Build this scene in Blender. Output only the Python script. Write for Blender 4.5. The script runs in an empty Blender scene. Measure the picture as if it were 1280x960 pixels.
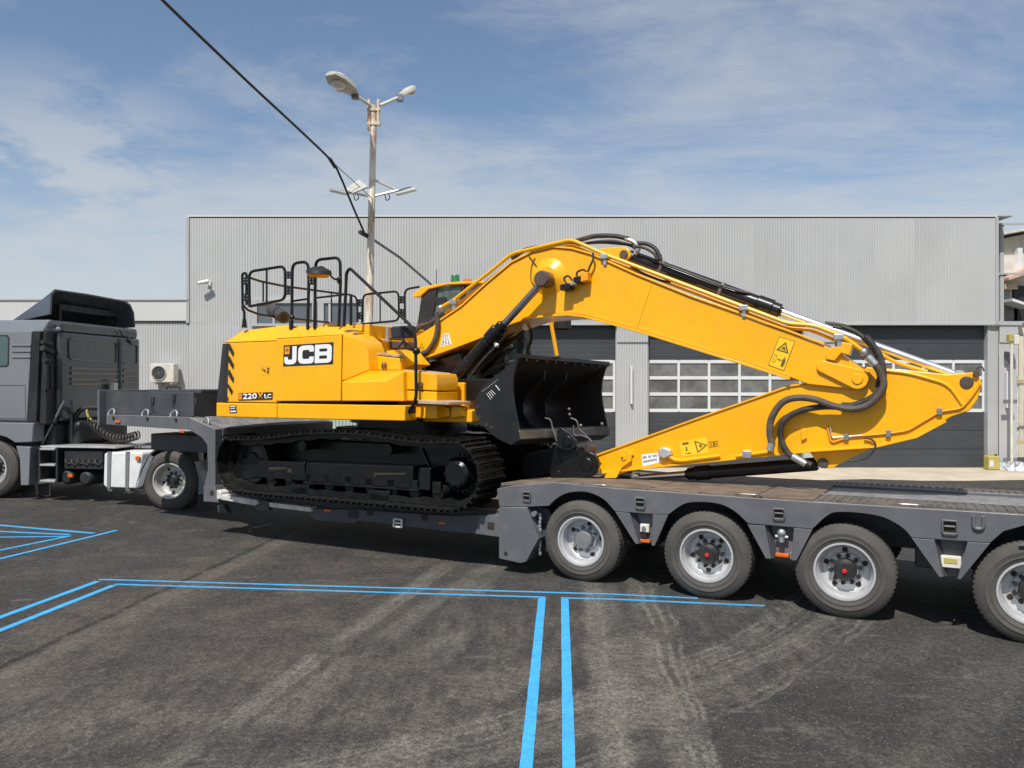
import bpy, bmesh, math, random
from mathutils import Vector, Matrix
random.seed(7)
sc = bpy.context.scene
R = math.radians

# ------------------------------------------------------------------ camera, sky, sun, exposure
CH = 2.18
cd = bpy.data.cameras.new('camera'); cam = bpy.data.objects.new('camera', cd)
sc.collection.objects.link(cam); sc.camera = cam
cam.location = (0, 0, CH); cam.rotation_euler = (R(90), 0, 0)
cd.sensor_width = 36; cd.lens = 36*990/1280; cd.clip_start = .1; cd.clip_end = 2000
SUN_DIR = Vector((0.36, 0.93, -1.45)).normalized()          # the way the light travels
SUN_EL = math.asin(-SUN_DIR.z); SUN_AZ = math.atan2(-SUN_DIR.x, -SUN_DIR.y)
sd = bpy.data.lights.new('sun', 'SUN'); sun = bpy.data.objects.new('sun', sd)
sc.collection.objects.link(sun)
sd.energy = 4.4; sd.angle = R(.5); sd.color = (1, .955, .89)
sun.rotation_euler = SUN_DIR.to_track_quat('-Z', 'Y').to_euler(); sun.location = (0, 0, 30)
sc.view_settings.view_transform = 'Standard'; sc.view_settings.look = 'None'
sc.view_settings.exposure = 0.2; sc.view_settings.gamma = 1
sc.render.engine = 'CYCLES'

class NT:                                                    # small node-tree builder
    def __init__(s, nt): s.nt = nt; s.L = nt.links
    def n(s, typ, **kw):
        nd = s.nt.nodes.new(typ)
        for k, v in kw.items():
            if k == 'i':
                for kk, vv in v.items(): s.put(nd.inputs[kk], vv)
            else: setattr(nd, k, v)
        return nd
    def put(s, sock, v):
        if isinstance(v, bpy.types.NodeSocket): s.L.new(v, sock)
        else:
            if isinstance(v, (tuple, list)) and len(v) == 3 and sock.type == 'RGBA': v = (*v, 1)
            sock.default_value = v
    def m(s, op, a, b=0.0, c=0.0, clamp=False):
        nd = s.nt.nodes.new('ShaderNodeMath'); nd.operation = op; nd.use_clamp = clamp
        for i, v in enumerate((a, b, c)): s.put(nd.inputs[i], v)
        return nd.outputs[0]
    def noise(s, vec, scale, detail=4, rough=.55, dist=0):
        nd = s.n('ShaderNodeTexNoise', i={'Scale': scale, 'Detail': detail, 'Roughness': rough, 'Distortion': dist})
        if vec is not None: s.L.new(vec, nd.inputs['Vector'])
        return nd.outputs[0]
    def ramp(s, f, a, b, lo=0.0, hi=1.0):
        nd = s.n('ShaderNodeMapRange', interpolation_type='SMOOTHSTEP')
        for k, v in zip(('Value', 'From Min', 'From Max', 'To Min', 'To Max'), (f, a, b, lo, hi)): s.put(nd.inputs[k], v)
        return nd.outputs[0]
    def mix(s, f, a, b, mode='MIX'):
        nd = s.n('ShaderNodeMix', data_type='RGBA', blend_type=mode)
        s.put(nd.inputs[0], f); s.put(nd.inputs[6], a); s.put(nd.inputs[7], b)
        return nd.outputs[2]
    def mapping(s, vec, scale=(1, 1, 1), loc=(0, 0, 0), rot=(0, 0, 0)):
        nd = s.n('ShaderNodeMapping', i={'Location': loc, 'Rotation': rot, 'Scale': scale})
        s.L.new(vec, nd.inputs['Vector']); return nd.outputs[0]

world = bpy.data.worlds.new('World'); sc.world = world; world.use_nodes = True
wt = NT(world.node_tree); bg = world.node_tree.nodes['Background']
sky = wt.n('ShaderNodeTexSky', sky_type='NISHITA', sun_disc=False)
sky.sun_elevation = SUN_EL; sky.sun_rotation = SUN_AZ
sky.air_density = 1.1; sky.dust_density = .35; sky.ozone_density = 3.0; sky.altitude = 100
dirv = wt.n('ShaderNodeTexCoord').outputs['Generated']
sx = wt.n('ShaderNodeSeparateXYZ'); wt.L.new(dirv, sx.inputs[0])
zz = wt.m('ADD', wt.m('MAXIMUM', sx.outputs[2], 0.0), .12)
cp = wt.n('ShaderNodeCombineXYZ', i={0: wt.m('DIVIDE', sx.outputs[0], zz), 1: wt.m('DIVIDE', sx.outputs[1], zz), 2: 0.0}).outputs[0]
n1 = wt.noise(wt.mapping(cp, (1.0, 1.5, 1), (5.1, .7, 0), (0, 0, R(18))), 1.0, 10, .66, .35)
n2 = wt.noise(wt.mapping(cp, (.2, .3, 1), (1.3, 4.2, 0)), 1.0, 3, .5)
cov = wt.m('ADD', wt.m('MULTIPLY', n1, .75), wt.m('MULTIPLY', n2, .7))
low = wt.ramp(sx.outputs[2], .08, .46)                       # cirrus gathers towards the horizon
cov = wt.m('SUBTRACT', cov, wt.m('MULTIPLY', low, .20))
cov = wt.m('ADD', cov, wt.m('MULTIPLY', wt.ramp(sx.outputs[0], -.6, .6), .11))   # more cloud in the east
cl = wt.ramp(cov, .47, .80, 0, .70)
cl = wt.m('MAXIMUM', cl, wt.ramp(sx.outputs[2], .02, .30, .66, 0.04))
bank = wt.n('ShaderNodeVectorMath', operation='DOT_PRODUCT'); wt.L.new(dirv, bank.inputs[0]); bank.inputs[1].default_value = Vector((-.56, 1., .10)).normalized()
bf = wt.m('MULTIPLY', wt.ramp(bank.outputs['Value'], .955, .995), wt.ramp(wt.noise(wt.mapping(dirv, (5, 5, 13)), 1.6, 7, .6), .33, .58, 0, .75))
cl = wt.m('MAXIMUM', cl, bf)
skyc = wt.mix(cl, sky.outputs[0], (5.5, 5.75, 6.05))
wt.L.new(skyc, bg.inputs[0]); bg.inputs[1].default_value = .096

# ------------------------------------------------------------------ materials
def mat(name, col, rough=.5, metal=0., var=.12, vscale=3., dust=0., dustcol=(.23, .19, .14), dscale=2., up=0., bump=0., bscale=60., coat=0., spec=.5, streak=0., coord='Object', stretch=(1, 1, 1), rvar=.15, trans=0., world=False, rand=False):
    m = bpy.data.materials.new(name); m.use_nodes = True
    t = NT(m.node_tree); b = m.node_tree.nodes['Principled BSDF']
    v = t.mapping(t.n('ShaderNodeTexCoord').outputs[coord], stretch)
    if world: v = t.n('ShaderNodeNewGeometry').outputs['Position']
    if rand: va_ = t.n('ShaderNodeVectorMath', operation='ADD'); t.L.new(v, va_.inputs[0]); oi = t.n('ShaderNodeObjectInfo'); cb_ = t.n('ShaderNodeCombineXYZ', i={0: t.m('MULTIPLY', oi.outputs['Random'], 37.), 1: t.m('MULTIPLY', oi.outputs['Random'], 11.)}); t.L.new(cb_.outputs[0], va_.inputs[1]); v = va_.outputs[0]
    nz = t.noise(v, vscale, 6, .6)
    c = t.mix(t.ramp(nz, .3, .7), tuple(x*(1-var) for x in col), tuple(min(1, x*(1+var)) for x in col))
    ro = t.m('ADD', rough - rvar/2, t.m('MULTIPLY', t.noise(v, vscale*4, 5, .65), rvar))
    if streak:
        st = t.ramp(t.noise(t.mapping(v, (9, 9, .6)), 1.5, 6, .65), .52, .78)
        c = t.mix(t.m('MULTIPLY', st, streak), c, tuple(x*.45 for x in dustcol))
    if dust or up:
        d = t.m('MULTIPLY', t.ramp(t.noise(v, dscale, 8, .68), .42, .72), dust)
        if up:
            g = t.n('ShaderNodeNewGeometry'); s = t.n('ShaderNodeSeparateXYZ'); t.L.new(g.outputs['Normal'], s.inputs[0])
            d = t.m('ADD', d, t.m('MULTIPLY', t.ramp(s.outputs[2], .3, .95), t.m('MULTIPLY', t.ramp(t.noise(v, dscale*2.3, 6, .7), .25, .7), up)), clamp=True)
        c = t.mix(d, c, dustcol); ro = t.m('ADD', ro, t.m('MULTIPLY', d, .35), clamp=True)
    t.L.new(c, b.inputs['Base Color']); t.L.new(ro, b.inputs['Roughness'])
    b.inputs['Metallic'].default_value = metal; b.inputs['Coat Weight'].default_value = coat; b.inputs['Coat Roughness'].default_value = .12
    b.inputs['Specular IOR Level'].default_value = spec
    if trans: b.inputs['Transmission Weight'].default_value = trans
    if bump:
        bp = t.n('ShaderNodeBump', i={'Strength': bump, 'Distance': .01, 'Height': t.noise(v, bscale, 4, .6)})
        t.L.new(bp.outputs[0], b.inputs['Normal'])
    return m
M = {}
M['yellow'] = mat('yellow_paint', (.90, .43, .0025), .30, spec=.35, streak=.07, var=.05, vscale=1.1, dust=.14, dustcol=(.48, .30, .085), dscale=3.5, up=.10, coat=.32, bump=.03, bscale=9)
M['black'] = mat('black_paint', (.006, .0062, .0068), .32, var=.3, vscale=5, dust=.08, dustcol=(.045, .04, .035), up=.12, spec=.35, coat=.2, bump=.08, bscale=30)
M['blacksteel'] = mat('black_track_steel', (.008, .008, .008), .30, metal=.1, var=.35, vscale=9, dust=.15, dustcol=(.055, .048, .04), up=.22, spec=.45, bump=.15, bscale=45)
M['bucket'] = mat('bucket_black', (.010, .0108, .012), .40, var=.3, vscale=3, dust=.14, dustcol=(.045, .042, .038), up=.12, streak=.2, bump=.06, bscale=25)
M['worn'] = mat('worn_steel', (.20, .19, .175), .38, metal=.7, var=.3, vscale=6, dust=.3, dustcol=(.10, .085, .07), bump=.1)
M['trailer'] = mat('trailer_grey', (.106, .109, .120), .42, var=.08, vscale=2, dust=.16, dustcol=(.30, .285, .27), dscale=3, up=.75, coat=.1, bump=.05, bscale=18, streak=.18)  # pale dust on upward faces also paints in their sunlit sheen
M['trailerdark'] = mat('trailer_dark_grey', (.055, .058, .066), .45, var=.15, vscale=3, dust=.22, dustcol=(.12, .11, .10), up=.3, bump=.05, streak=.2)
M['deck'] = mat('worn_deck', (.15, .115, .088), .7, metal=.1, var=.35, vscale=4, dust=.6, dustcol=(.22, .185, .15), dscale=5, bump=.4, bscale=80)
M['tread'] = mat('tread_plate', (.13, .12, .11), .6, metal=.3, var=.3, vscale=5, dust=.5, dustcol=(.26, .22, .17), dscale=4, bump=.3, bscale=90)
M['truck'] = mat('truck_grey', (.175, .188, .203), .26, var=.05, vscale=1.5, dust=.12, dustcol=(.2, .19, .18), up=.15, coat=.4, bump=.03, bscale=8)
M['truckback'] = mat('truck_grey_shaded', (.050, .058, .067), .24, var=.1, vscale=2, dust=.2, dustcol=(.12, .12, .115), up=.2, coat=.6, streak=.12)  # same paint as the truck, darkened to put shade on the cab's back
M['plastic'] = mat('black_plastic', (.016, .017, .019), .55, var=.2, vscale=5, dust=.25, dustcol=(.07, .065, .06), bump=.1, bscale=60)
M['rubber'] = mat('tyre_rubber', (.068, .063, .057), .8, var=.15, vscale=5, dust=.55, dustcol=(.125, .115, .10), dscale=2.2, bump=.15, bscale=70, rand=True)
M['hose'] = mat('hose_rubber', (.022, .021, .02), .55, var=.2, vscale=8, dust=.45, dustcol=(.14, .115, .09), dscale=6, bump=.1)
M['hosebrown'] = mat('dusty_hose', (.07, .055, .045), .6, var=.2, vscale=8, dust=.5, dustcol=(.17, .12, .085), dscale=5, bump=.12)
M['rim'] = mat('silver_rim', (.66, .665, .675), .34, metal=.45, var=.06, vscale=4, dust=.25, dustcol=(.28, .255, .22), dscale=5, rand=True)
M['rimtruck'] = mat('dirty_rim', (.62, .61, .59), .42, metal=.25, var=.1, vscale=5, dust=.5, dustcol=(.34, .31, .27), dscale=4)
M['hub'] = mat('black_hub', (.02, .02, .02), .5, var=.2, dust=.25, dustcol=(.09, .08, .07), vscale=9)
M['hubgrey'] = mat('grey_hub', (.17, .175, .185), .5, var=.15, dust=.2, vscale=9)
M['red'] = mat('red_cap', (.62, .02, .03), .4, var=.1)
M['chrome'] = mat('chrome_rod', (.93, .93, .93), .26, metal=1., var=.02, rvar=.05)
M['darkrod'] = mat('greased_rod', (.30, .29, .30), .30, metal=.9, var=.1, vscale=6)
M['steel'] = mat('zinc_clamp', (.55, .55, .54), .35, metal=.8, var=.15, vscale=10)
M['pinsteel'] = mat('pin_steel', (.13, .10, .085), .45, metal=.5, var=.2, vscale=20)
M['white'] = mat('white_tank', (.72, .73, .72), .4, var=.06, vscale=3, dust=.2, dustcol=(.42, .38, .32), dscale=4, streak=.12)
M['alu'] = mat('aluminium', (.62, .62, .61), .4, metal=.6, var=.12, vscale=6, dust=.3, dustcol=(.3, .27, .23))
M['whiterail'] = mat('chipped_white_paint', (.62, .61, .57), .6, var=.15, vscale=6, dust=.35, dustcol=(.2, .17, .14), dscale=7, bump=.15)
M['orange'] = mat('orange_lens', (.62, .13, .015), .25, var=.1, coat=.5)
M['green'] = mat('green_lens', (.02, .17, .05), .25, var=.1, coat=.5)
M['glass'] = mat('tinted_glass', (.075, .115, .105), .06, var=.05, spec=.8, rvar=.02)
M['truckglass'] = mat('side_glass', (.05, .10, .105), .06, var=.05, spec=.8, rvar=.02)
M['clad'] = mat('grey_cladding', (.455, .46, .455), .5, metal=.0, var=.05, vscale=.35, dust=.14, dustcol=(.36, .345, .32), dscale=.5, streak=.16, rand=True)
M['cladlight'] = mat('pale_cladding', (.56, .56, .545), .5, var=.03, vscale=.4, dust=.08, dustcol=(.4, .38, .35), streak=.08)
M['trim'] = mat('grey_trim', (.40, .405, .40), .5, var=.05, vscale=1.)
M['dark'] = mat('door_anthracite', (.046, .051, .057), .5, var=.05, vscale=.8, dust=.1, dustcol=(.13, .13, .125), streak=.08)
M['frame'] = mat('white_frame', (.66, .67, .67), .45, var=.04)
M['pane'] = mat('acrylic_pane', (.15, .15, .143), .16, world=True, var=.38, vscale=1.7, spec=.5, bump=.25, bscale=1.6, rvar=.06)
M['wglass'] = mat('window_glass', (.10, .115, .13), .08, var=.1, spec=.7, rvar=.03)
M['cream'] = mat('cream_plaster', (.62, .57, .46), .8, var=.12, vscale=1.5, dust=.3, dustcol=(.40, .33, .24), dscale=1.5, bump=.2, streak=.3)
M['rust'] = mat('rusty_white_pole', (.74, .69, .58), .7, var=.08, vscale=2, dust=1.1, dustcol=(.38, .19, .075), dscale=3.1, bump=.2, bscale=30, stretch=(1.6, 1.6, .7))
M['pale'] = mat('pale_pipe', (.66, .63, .55), .6, var=.1, vscale=3, dust=.3, dustcol=(.38, .30, .2))
M['lamp'] = mat('lamp_shell', (.46, .45, .40), .5, var=.12, vscale=6, dust=.3, dustcol=(.26, .22, .16), dscale=5)
M['lampglass'] = mat('lamp_bowl', (.55, .54, .48), .2, var=.1, coat=.5)
M['solar'] = mat('solar_cell', (.03, .035, .05), .2, var=.2, coat=.5)
M['wood'] = mat('weathered_plank', (.46, .36, .20), .75, var=.2, vscale=5, dust=.3, bump=.2, stretch=(1, 8, 8))
M['olive'] = mat('yellow_jerrycan', (.44, .37, .10), .45, var=.08, dust=.2, dustcol=(.4, .34, .2))
M['plasticsheet'] = mat('clear_plastic', (.52, .55, .56), .3, var=.15, vscale=8, bump=.4, bscale=10)
M['tan'] = mat('dusty_tread', (.43, .31, .19), .75, var=.2, vscale=8, dust=.4, dustcol=(.5, .38, .25), bump=.3, bscale=60)
M['decalblack'] = mat('decal_black', (.022, .02, .022), .4, var=.1)
M['decalwhite'] = mat('decal_white', (.80, .80, .78), .4, var=.03)
M['decalyellow'] = mat('decal_yellow', (.88, .56, .02), .4, var=.04)
M['decalamber'] = mat('decal_amber', (.85, .33, .012), .4, var=.04)
M['decalline'] = mat('decal_line', (.16, .09, .015), .5, var=.1)
M['tape'] = mat('blue_line_paint', (.05, .40, .79), .55, var=.10, vscale=5, dust=.55, dustcol=(.07, .11, .15), dscale=26, coord='Object', bump=.2, bscale=60)
M['gap'] = mat('seam_dark', (.03, .022, .012), .8, var=.1)
M['seat'] = mat('seat_cover', (.22, .42, .36), .7, var=.15)
M['palegreen'] = mat('pale_green_gate', (.36, .44, .38), .6, var=.06)
M['roofgrey'] = mat('old_roof', (.16, .15, .14), .8, var=.2, vscale=4, bump=.3)
M['pink'] = mat('pink_tarp', (.55, .36, .27), .7, var=.15)
M['exhaust'] = mat('exhaust_pipe', (.05, .047, .044), .6, metal=.0, var=.15, vscale=6, dust=.05, dustcol=(.14, .10, .08))
M['mirror'] = mat('mirror_glass', (.9, .9, .9), .03, metal=1., var=.01, rvar=.01)

# ------------------------------------------------------------------ geometry kit
class Frame:
    """a vehicle's own axes: s along it (to the right), t across it (away from the camera side), z up"""
    def __init__(f, ox, oy, deg):
        f.o = (ox, oy); f.a = -R(deg); f.u = (math.cos(f.a), math.sin(f.a)); f.n = (-math.sin(f.a), math.cos(f.a))
    def _l(f, px, py):
        d = ((px-640)/990, 1., (480-py)/990)
        o = (-f.o[0], -f.o[1])
        dot = lambda a, b: a[0]*b[0]+a[1]*b[1]
        return (dot(o, f.u), dot(o, f.n), CH), (dot(d, f.u), dot(d, f.n), d[2])
    def _p(f, px, py, ax, val):
        o, d = f._l(px, py); k = (val-o[ax])/d[ax]
        return tuple(o[i]+k*d[i] for i in range(3))
    def t(f, px, py, t): return f._p(px, py, 1, t)
    def s(f, px, py, s): return f._p(px, py, 0, s)
    def z(f, px, py, z): return f._p(px, py, 2, z)
    def sz(f, pts, t): return [(q[0], q[2]) for q in (f.t(x, y, t) for x, y in pts)]
    def world(f, s, t): return (f.o[0]+s*f.u[0]+t*f.n[0], f.o[1]+s*f.u[1]+t*f.n[1])
TR = Frame(.74, 8.7, 27.7)          # trailer and excavator
TK = Frame(-5.96, 13.75, 9.0)       # tractor
OFF = {}
def zo(x0, y0, k): return lambda x, y: (x0+x/k, y0+y/k)
z1 = zo(0, 340, 3.); z2 = zo(260, 300, 3.694); z4 = zo(480, 330, 3.428); z5 = zo(640, 270, 3.84); z6 = zo(920, 360, 3.556)
z7 = zo(600, 570, 3.556); z8 = zo(920, 570, 3.556); zA = zo(255, 520, 6.4); zB = zo(440, 520, 6.4)
zR4 = zo(680, 380, 2.1333); zU = zo(740, 540, 8.); zT = zo(120, 470, 5.645); zC = zo(20, 350, 6.4)
def mp(z, pts): return [z(*p) for p in pts]

def fillet(pts, r, n=5, closed=False):
    P = [Vector(p) for p in pts]; out = []
    N = len(P)
    for i, p in enumerate(P):
        if not closed and i in (0, N-1): out.append(p); continue
        a, b = P[(i-1) % N], P[(i+1) % N]
        da, db = (a-p), (b-p); rr = min(r, da.length*.49, db.length*.49)
        a2, b2 = p+da.normalized()*rr, p+db.normalized()*rr
        for k in range(n+1):
            q = k/n; out.append(a2*(1-q)**2 + p*2*q*(1-q) + b2*q*q)
    return out
def spline(pts, n=6):
    P = [Vector(p) for p in pts]; P = [P[0]*2-P[1]]+P+[P[-1]*2-P[-2]]; out = []
    for i in range(1, len(P)-2):
        for k in range(n):
            t = k/n; a, b, c, d = P[i-1:i+3]
            out.append(.5*((2*b)+(c-a)*t+(2*a-5*b+4*c-d)*t*t+(3*b-a-3*c+d)*t**3))
    out.append(P[-2]); return out
def circ(c, r, n=20, a0=0, a1=360):
    full = abs(a1-a0) >= 360
    return [(c[0]+r*math.cos(R(a0+(a1-a0)*k/(n if full else n-1))), c[1]+r*math.sin(R(a0+(a1-a0)*k/(n if full else n-1)))) for k in range(n)]

class MB:
    def __init__(s): s.v = []; s.f = []
    def add(s, v, f):
        k = len(s.v); s.v += [tuple(x) for x in v]; s.f += [tuple(i+k for i in q) for q in f]; return s
    def box(s, a, b):
        x0, y0, z0 = (min(a[i], b[i]) for i in range(3)); x1, y1, z1_ = (max(a[i], b[i]) for i in range(3))
        return s.hexa([(x0, y0, z0), (x1, y0, z0), (x1, y1, z0), (x0, y1, z0)], [(x0, y0, z1_), (x1, y0, z1_), (x1, y1, z1_), (x0, y1, z1_)])
    def hexa(s, lo, hi): return s.loft([lo, hi])
    def loft(s, rings, caps=True, closed=False):
        n = len(rings[0]); v = [p for r in rings for p in r]; f = []
        m = len(rings)
        for i in range(m if closed else m-1):
            for j in range(n):
                a, b = i*n+j, i*n+(j+1) % n; c, d = ((i+1) % m)*n+(j+1) % n, ((i+1) % m)*n+j
                f.append((a, b, c, d))
        if caps and not closed: f += [tuple(range(n-1, -1, -1)), tuple(range((m-1)*n, m*n))]
        return s.add(v, f)
    def prism(s, poly, t0, t1, axis='t'):
        mk = {'t': lambda p, t: (p[0], t, p[1]), 's': lambda p, t: (t, p[0], p[1]), 'z': lambda p, t: (p[0], p[1], t)}[axis]
        return s.loft([[mk(p, t0) for p in poly], [mk(p, t1) for p in poly]])
    def ribbon(s, pts, th, t0, t1):
        """a plate of thickness th following a polyline in the s-z plane, from t0 to t1"""
        P = [Vector((p[0], p[1])) for p in pts]; up = []
        for i, p in enumerate(P):
            d = (P[min(i+1, len(P)-1)]-P[max(i-1, 0)]).normalized(); up.append(p+Vector((-d.y, d.x))*th)
        n = len(P); rings = []
        for a, b in zip(P, up): rings.append([(a.x, t0, a.y), (a.x, t1, a.y), (b.x, t1, b.y), (b.x, t0, b.y)])
        return s.loft(rings)
    def ring(s, c, r, ax, n, ref=None):
        ax = Vector(ax).normalized(); ref = Vector(ref) if ref else (Vector((0, 0, 1)) if abs(ax.z) < .9 else Vector((1, 0, 0)))
        a = ax.cross(ref).normalized(); b = ax.cross(a)
        c = Vector(c); return [c+a*(r*math.cos(2*math.pi*k/n))+b*(r*math.sin(2*math.pi*k/n)) for k in range(n)]
    def tilt(s, k=.036, t0=.06): s.v = [(v[0], v[1], v[2]-k*max(0, v[1]-t0)) for v in s.v]; return s
    def cyl(s, p, q, r, r2=None, n=16):
        ax = Vector(q)-Vector(p)
        return s.loft([s.ring(p, r, ax, n), s.ring(q, r if r2 is None else r2, ax, n)])
    def lathe(s, prof, c, ax, n=32, caps=True):
        """prof: list of (radius, height along ax)"""
        ax = Vector(ax).normalized(); c = Vector(c)
        return s.loft([s.ring(c+ax*h, max(r, .0005), ax, n) for r, h in prof], caps)
    def tube(s, pts, r, n=8):
        P = [Vector(p) for p in pts]; P = [p for i, p in enumerate(P) if i == 0 or (p-P[i-1]).length > 1e-5]
        rings = []; d = (P[1]-P[0]).normalized()
        nrm = d.cross(Vector((0, 0, 1)) if abs(d.z) < .9 else Vector((1, 0, 0))).normalized()
        for i, p in enumerate(P):
            dd = ((P[min(i+1, len(P)-1)]-p).normalized()+(p-P[max(i-1, 0)]).normalized())
            dd = dd.normalized() if dd.length > 1e-6 else d
            nrm = (nrm-dd*nrm.dot(dd)).normalized(); b = dd.cross(nrm)
            rr = r[i] if isinstance(r, list) else r
            rings.append([p+nrm*(rr*math.cos(2*math.pi*k/n))+b*(rr*math.sin(2*math.pi*k/n)) for k in range(n)])
        return s.loft(rings)
    def sphere(s, c, r, n=12, m=8, sq=(1, 1, 1)):
        rings = []
        for i in range(1, m):
            a = math.pi*i/m
            rings.append([(c[0]+sq[0]*r*math.sin(a)*math.cos(2*math.pi*k/n), c[1]+sq[1]*r*math.sin(a)*math.sin(2*math.pi*k/n), c[2]+sq[2]*r*math.cos(a)) for k in range(n)])
        return s.loft(rings)
    def build(s, name, m, parent=None, bevel=0., ang=32, loc=(0, 0, 0), local=False, seg=2):
        me = bpy.data.meshes.new(name)
        root = parent
        while root is not None and root.parent is not None: root = root.parent
        off = OFF.get(root.name if root else None, (0, 0, 0))
        if local: off = (0, 0, 0)
        me.from_pydata([(v[0]-off[0], v[1]-off[1], v[2]-off[2]) for v in s.v], [], s.f)
        bm = bmesh.new(); bm.from_mesh(me); bmesh.ops.recalc_face_normals(bm, faces=bm.faces); bm.to_mesh(me); bm.free()
        me.materials.append(M[m] if isinstance(m, str) else m)
        me.shade_smooth(); me.set_sharp_from_angle(angle=R(ang))
        o = bpy.data.objects.new(name, me); sc.collection.objects.link(o); o.parent = parent; o.location = loc
        if bevel:
            b = o.modifiers.new('bevel', 'BEVEL'); b.width = bevel; b.segments = seg; b.limit_method = 'ANGLE'; b.angle_limit = R(35); b.harden_normals = True; b.use_clamp_overlap = True
        return o
def tag(o, label=None, cat=None, group=None, kind=None):
    for k, v in (('label', label), ('category', cat), ('group', group), ('kind', kind)):
        if v: o[k] = v
    return o
def thing(name, label, cat, fr=None, base=(0, 0, 0), group=None):
    o = bpy.data.objects.new(name, None); sc.collection.objects.link(o); o.empty_display_size = .3
    if fr: w = fr.world(base[0], base[1]); o.location = (w[0], w[1], base[2]); o.rotation_euler = (0, 0, fr.a)
    else: o.location = base
    OFF[o.name] = base
    return tag(o, label, cat, group)
def share(o, parent, loc, rot=None):
    c = o.copy(); sc.collection.objects.link(c); c.parent = parent; c.location = loc
    if rot is not None: c.rotation_euler = rot
    return c
def flat2d(name, loops, m, parent, fr, t, corners=None):
    """flat print: 2-D loops (u, v) filled with holes and laid on the plane t; corners maps the unit square (u right, v down) to it"""
    cu = bpy.data.curves.new(name, 'CURVE'); cu.dimensions = '2D'; cu.fill_mode = 'BOTH'
    for lp in loops:
        sp = cu.splines.new('POLY'); sp.points.add(len(lp)-1); sp.use_cyclic_u = True
        for q, p in zip(sp.points, lp): q.co = (p[0], -p[1], 0, 1)
    ob = bpy.data.objects.new(name, cu); me = bpy.data.meshes.new_from_object(ob)
    bpy.data.objects.remove(ob)
    return lay(name, me, m, parent, t, corners)
def lay(name, me, m, parent, t, c):
    root = parent
    while root.parent is not None: root = root.parent
    off = OFF[root.name]
    for v in me.vertices:
        u, w = v.co.x, -v.co.y
        p = [(c[0][i]*(1-u)+c[1][i]*u)*(1-w)+(c[3][i]*(1-u)+c[2][i]*u)*w for i in (0, 1)]
        v.co = (p[0]-off[0], t-off[1], p[1]-off[2])
    bm = bmesh.new(); bm.from_mesh(me)
    ex = bmesh.ops.extrude_face_region(bm, geom=list(bm.faces))
    bmesh.ops.translate(bm, verts=[g for g in ex['geom'] if isinstance(g, bmesh.types.BMVert)], vec=(0, .0012, 0))
    bmesh.ops.recalc_face_normals(bm, faces=bm.faces); bm.to_mesh(me); bm.free()
    me.materials.clear(); me.materials.append(M[m])
    o = bpy.data.objects.new(name, me); sc.collection.objects.link(o); o.parent = parent
    return o
def text2d(name, body, m, parent, t, corners, box, bold=.02, spacing=1.):
    """lettering filling box=(u0,v0,u1,v1) of the quad"""
    cu = bpy.data.curves.new(name, 'FONT'); cu.body = body; cu.size = 1; cu.offset = bold; cu.space_character = spacing; cu.resolution_u = 3
    ob = bpy.data.objects.new(name, cu); me = bpy.data.meshes.new_from_object(ob); bpy.data.objects.remove(ob)
    xs = [v.co.x for v in me.vertices]; ys = [v.co.y for v in me.vertices]
    for v in me.vertices:
        v.co.x = box[0]+(v.co.x-min(xs))/(max(xs)-min(xs))*(box[2]-box[0])
        v.co.y = -(box[1]+(max(ys)-v.co.y)/(max(ys)-min(ys))*(box[3]-box[1]))
    return lay(name, me, m, parent, t, corners)
def rect(u0, v0, u1, v1): return [(u0, v0), (u1, v0), (u1, v1), (u0, v1)]

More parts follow.
